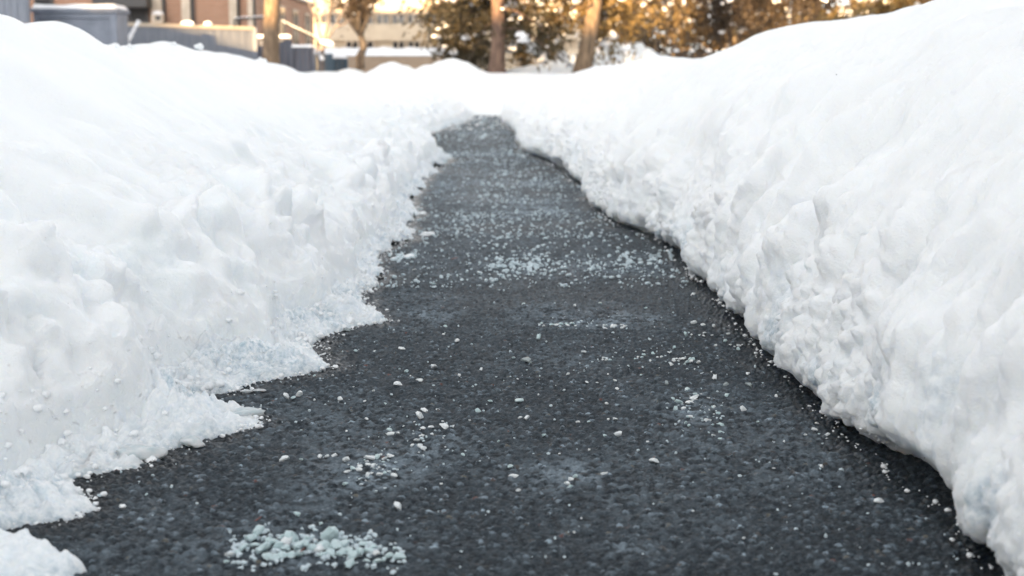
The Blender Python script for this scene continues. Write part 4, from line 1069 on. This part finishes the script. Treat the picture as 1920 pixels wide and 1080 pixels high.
# bare sapling
bs = thing('bare_sapling', (at(604, 130, 40).x, 40, .3), 'bare sapling with a few thin branches beside the brick building', 'tree', 'leafless and brown leaved trees')
q = MB(); bx = [at(604, 150, 40), at(604, 100, 40), at(606, 82, 40)]; q.tube(bx, [.075, .07, .07], 8, .08)
for pts in ([(606, 82), (598, 60), (594, 30), (588, -10), (580, -60)], [(606, 82), (613, 55), (619, 20), (624, -20), (626, -80)], [(606, 84), (622, 62), (634, 40), (650, 10), (660, -40)], [(606, 84), (600, 88), (594, 100), (597, 118)], [(596, 40), (586, 20), (575, 0)], [(618, 28), (632, 4), (640, -25)], [(628, 50), (645, 46), (660, 34)]):
    q.tube([at(x, y, 40) for x, y in pts], np.linspace(.042, .012, len(pts)).tolist(), 6, .05)
q.build('trunk', M['bark_grey'], bs, True)
rs = np.random.RandomState(3); tg = MB()
for k in range(60):
    x, y = rs.uniform(578, 655), rs.uniform(-60, 50); p0 = at(x, y, 40 + rs.uniform(-.3, .3)); tg.tube([p0, p0 + Vector((rs.normal() * .12, rs.normal() * .1, rs.uniform(.1, .35)))], [.009, .004], 4)
tg.build('crown', M['bark_grey'], bs, True)
q = MB()
for (x, y, s_) in ((606, 78, .09), (614, 80, .12), (620, 82, .10), (602, 105, .06), (604, 110, .07)):
    p = at(x, y, 39.95); q.blob(p, s_, s_, s_ * .7, x)
tag(q.build('branch_snow', M['far_snow'], bs, True), kind='stuff')

HG = 'shrubs behind the right bank'
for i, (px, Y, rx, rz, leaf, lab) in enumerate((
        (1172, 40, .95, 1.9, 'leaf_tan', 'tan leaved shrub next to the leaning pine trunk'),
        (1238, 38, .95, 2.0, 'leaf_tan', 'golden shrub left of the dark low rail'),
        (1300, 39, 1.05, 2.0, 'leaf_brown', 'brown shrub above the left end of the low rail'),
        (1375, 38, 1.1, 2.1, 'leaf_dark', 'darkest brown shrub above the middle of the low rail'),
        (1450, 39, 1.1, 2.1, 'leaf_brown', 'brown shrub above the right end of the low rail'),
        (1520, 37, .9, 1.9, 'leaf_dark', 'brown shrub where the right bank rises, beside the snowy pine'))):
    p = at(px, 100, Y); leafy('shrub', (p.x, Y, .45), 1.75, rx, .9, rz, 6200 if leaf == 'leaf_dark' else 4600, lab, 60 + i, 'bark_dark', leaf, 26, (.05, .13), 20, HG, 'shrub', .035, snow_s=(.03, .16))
# low dark rail along the foot of the shrubs
a, b = at(1262, 103, 36), at(1432, 103, 36); rl = thing('low_rail', (a.x, 36, 0), 'low dark rail with snow on it at the foot of the shrubs', 'railing')
for py in (98, 106):
    z = at(1340, py, 36).z; q = MB(); q.box(a.x, b.x, 35.96, 36.0, z - .035, z, .006); q.build('rail', M['dark_metal'], rl)
for i in range(6):
    x = a.x + (b.x - a.x) * (i + .2) / 5.6; q = MB(); q.box(x - .03, x + .03, 36.003, 36.06, 0, at(1340, 97, 36).z, .006); po = q.build('post', M['dark_metal'], rl)
    q = MB(); q.blob((x, 36.03, at(1340, 95, 36).z), .07, .06, .05, i); q.build('snow_cap', M['far_snow'], po, True)

# far-off wood that reads as one golden mass
def far_wood():
    r = np.random.RandomState(77); cen = []
    for k in range(110):
        x = r.uniform(-2, 62); y = r.uniform(84, 104); h = r.uniform(6, 11); n = 330
        t = r.rand(n); rad = (1 - t) ** .7 * r.uniform(1.2, 2.2) + .15
        an = r.rand(n) * 6.28; rr = rad * r.rand(n) ** .6
        cen.append(np.stack([x + np.cos(an) * rr, y + np.sin(an) * rr, .4 + t * h], 1))
    cen = np.concatenate(cen); n = len(cen); V, Q = cards(cen, r.normal(size=(n, 3)) + np.array([0, 0, -.3]), r.uniform(.35, .8, n), r.uniform(.2, .45, n), r)
    tag(link('far_wood', np_mesh('far_wood', V, Q, smooth=False), M['leaf_brown']), 'far off golden brown wood closing the view behind the shrubs', 'woods', kind='stuff')


far_wood()

# ------------------------------------------------------------------ building behind the camera whose shadow covers the path
def shade_building():
    sw, dep = -25.0, 12.0; tanE = math.tan(R(SUN_EL)); off = -15 * tanE
    prof_ = [(-75, 17.0), (-23.9, 17.0), (-23.2, 14.25), (-21.2, 13.42), (-20.0, 13.6), (45, 13.65)]
    W = lambda u, s, z: (u * ca + s * sa, -u * sa + s * ca, z)
    o = thing('apartment_building', W(-10, sw, 0), 'long brick apartment building behind the viewer shading the path', 'building')
    m = MB(); n = len(prof_)
    vs = [W(u, sw, 0) for u, h in prof_] + [W(u, sw, h + off) for u, h in prof_] + [W(u, sw - dep, 0) for u, h in prof_] + [W(u, sw - dep, h + off) for u, h in prof_]
    fs = []
    for i in range(n - 1): fs += [(i, i + 1, n + i + 1, n + i), (2 * n + i + 1, 2 * n + i, 3 * n + i, 3 * n + i + 1), (n + i, n + i + 1, 3 * n + i + 1, 3 * n + i)]
    fs += [(0, n, 3 * n, 2 * n), (n - 1, 2 * n + n - 1, 3 * n + n - 1, n + n - 1)]
    m.add(vs, fs); m.build('wall', M['stucco'], o)
    for u in np.arange(-72, 42, 4.0):
        for z in (1.2, 4.3, 7.4):
            q = MB(); q.add([W(u, sw + .02, z), W(u + 1.6, sw + .02, z), W(u + 1.6, sw + .02, z + 1.5), W(u, sw + .02, z + 1.5), W(u, sw + .003, z), W(u + 1.6, sw + .003, z), W(u + 1.6, sw + .003, z + 1.5), W(u, sw + .003, z + 1.5)],
                            [(0, 1, 2, 3), (0, 4, 5, 1), (1, 5, 6, 2), (2, 6, 7, 3), (3, 7, 4, 0)]); q.build('window', M['window_dark'], o)


shade_building()
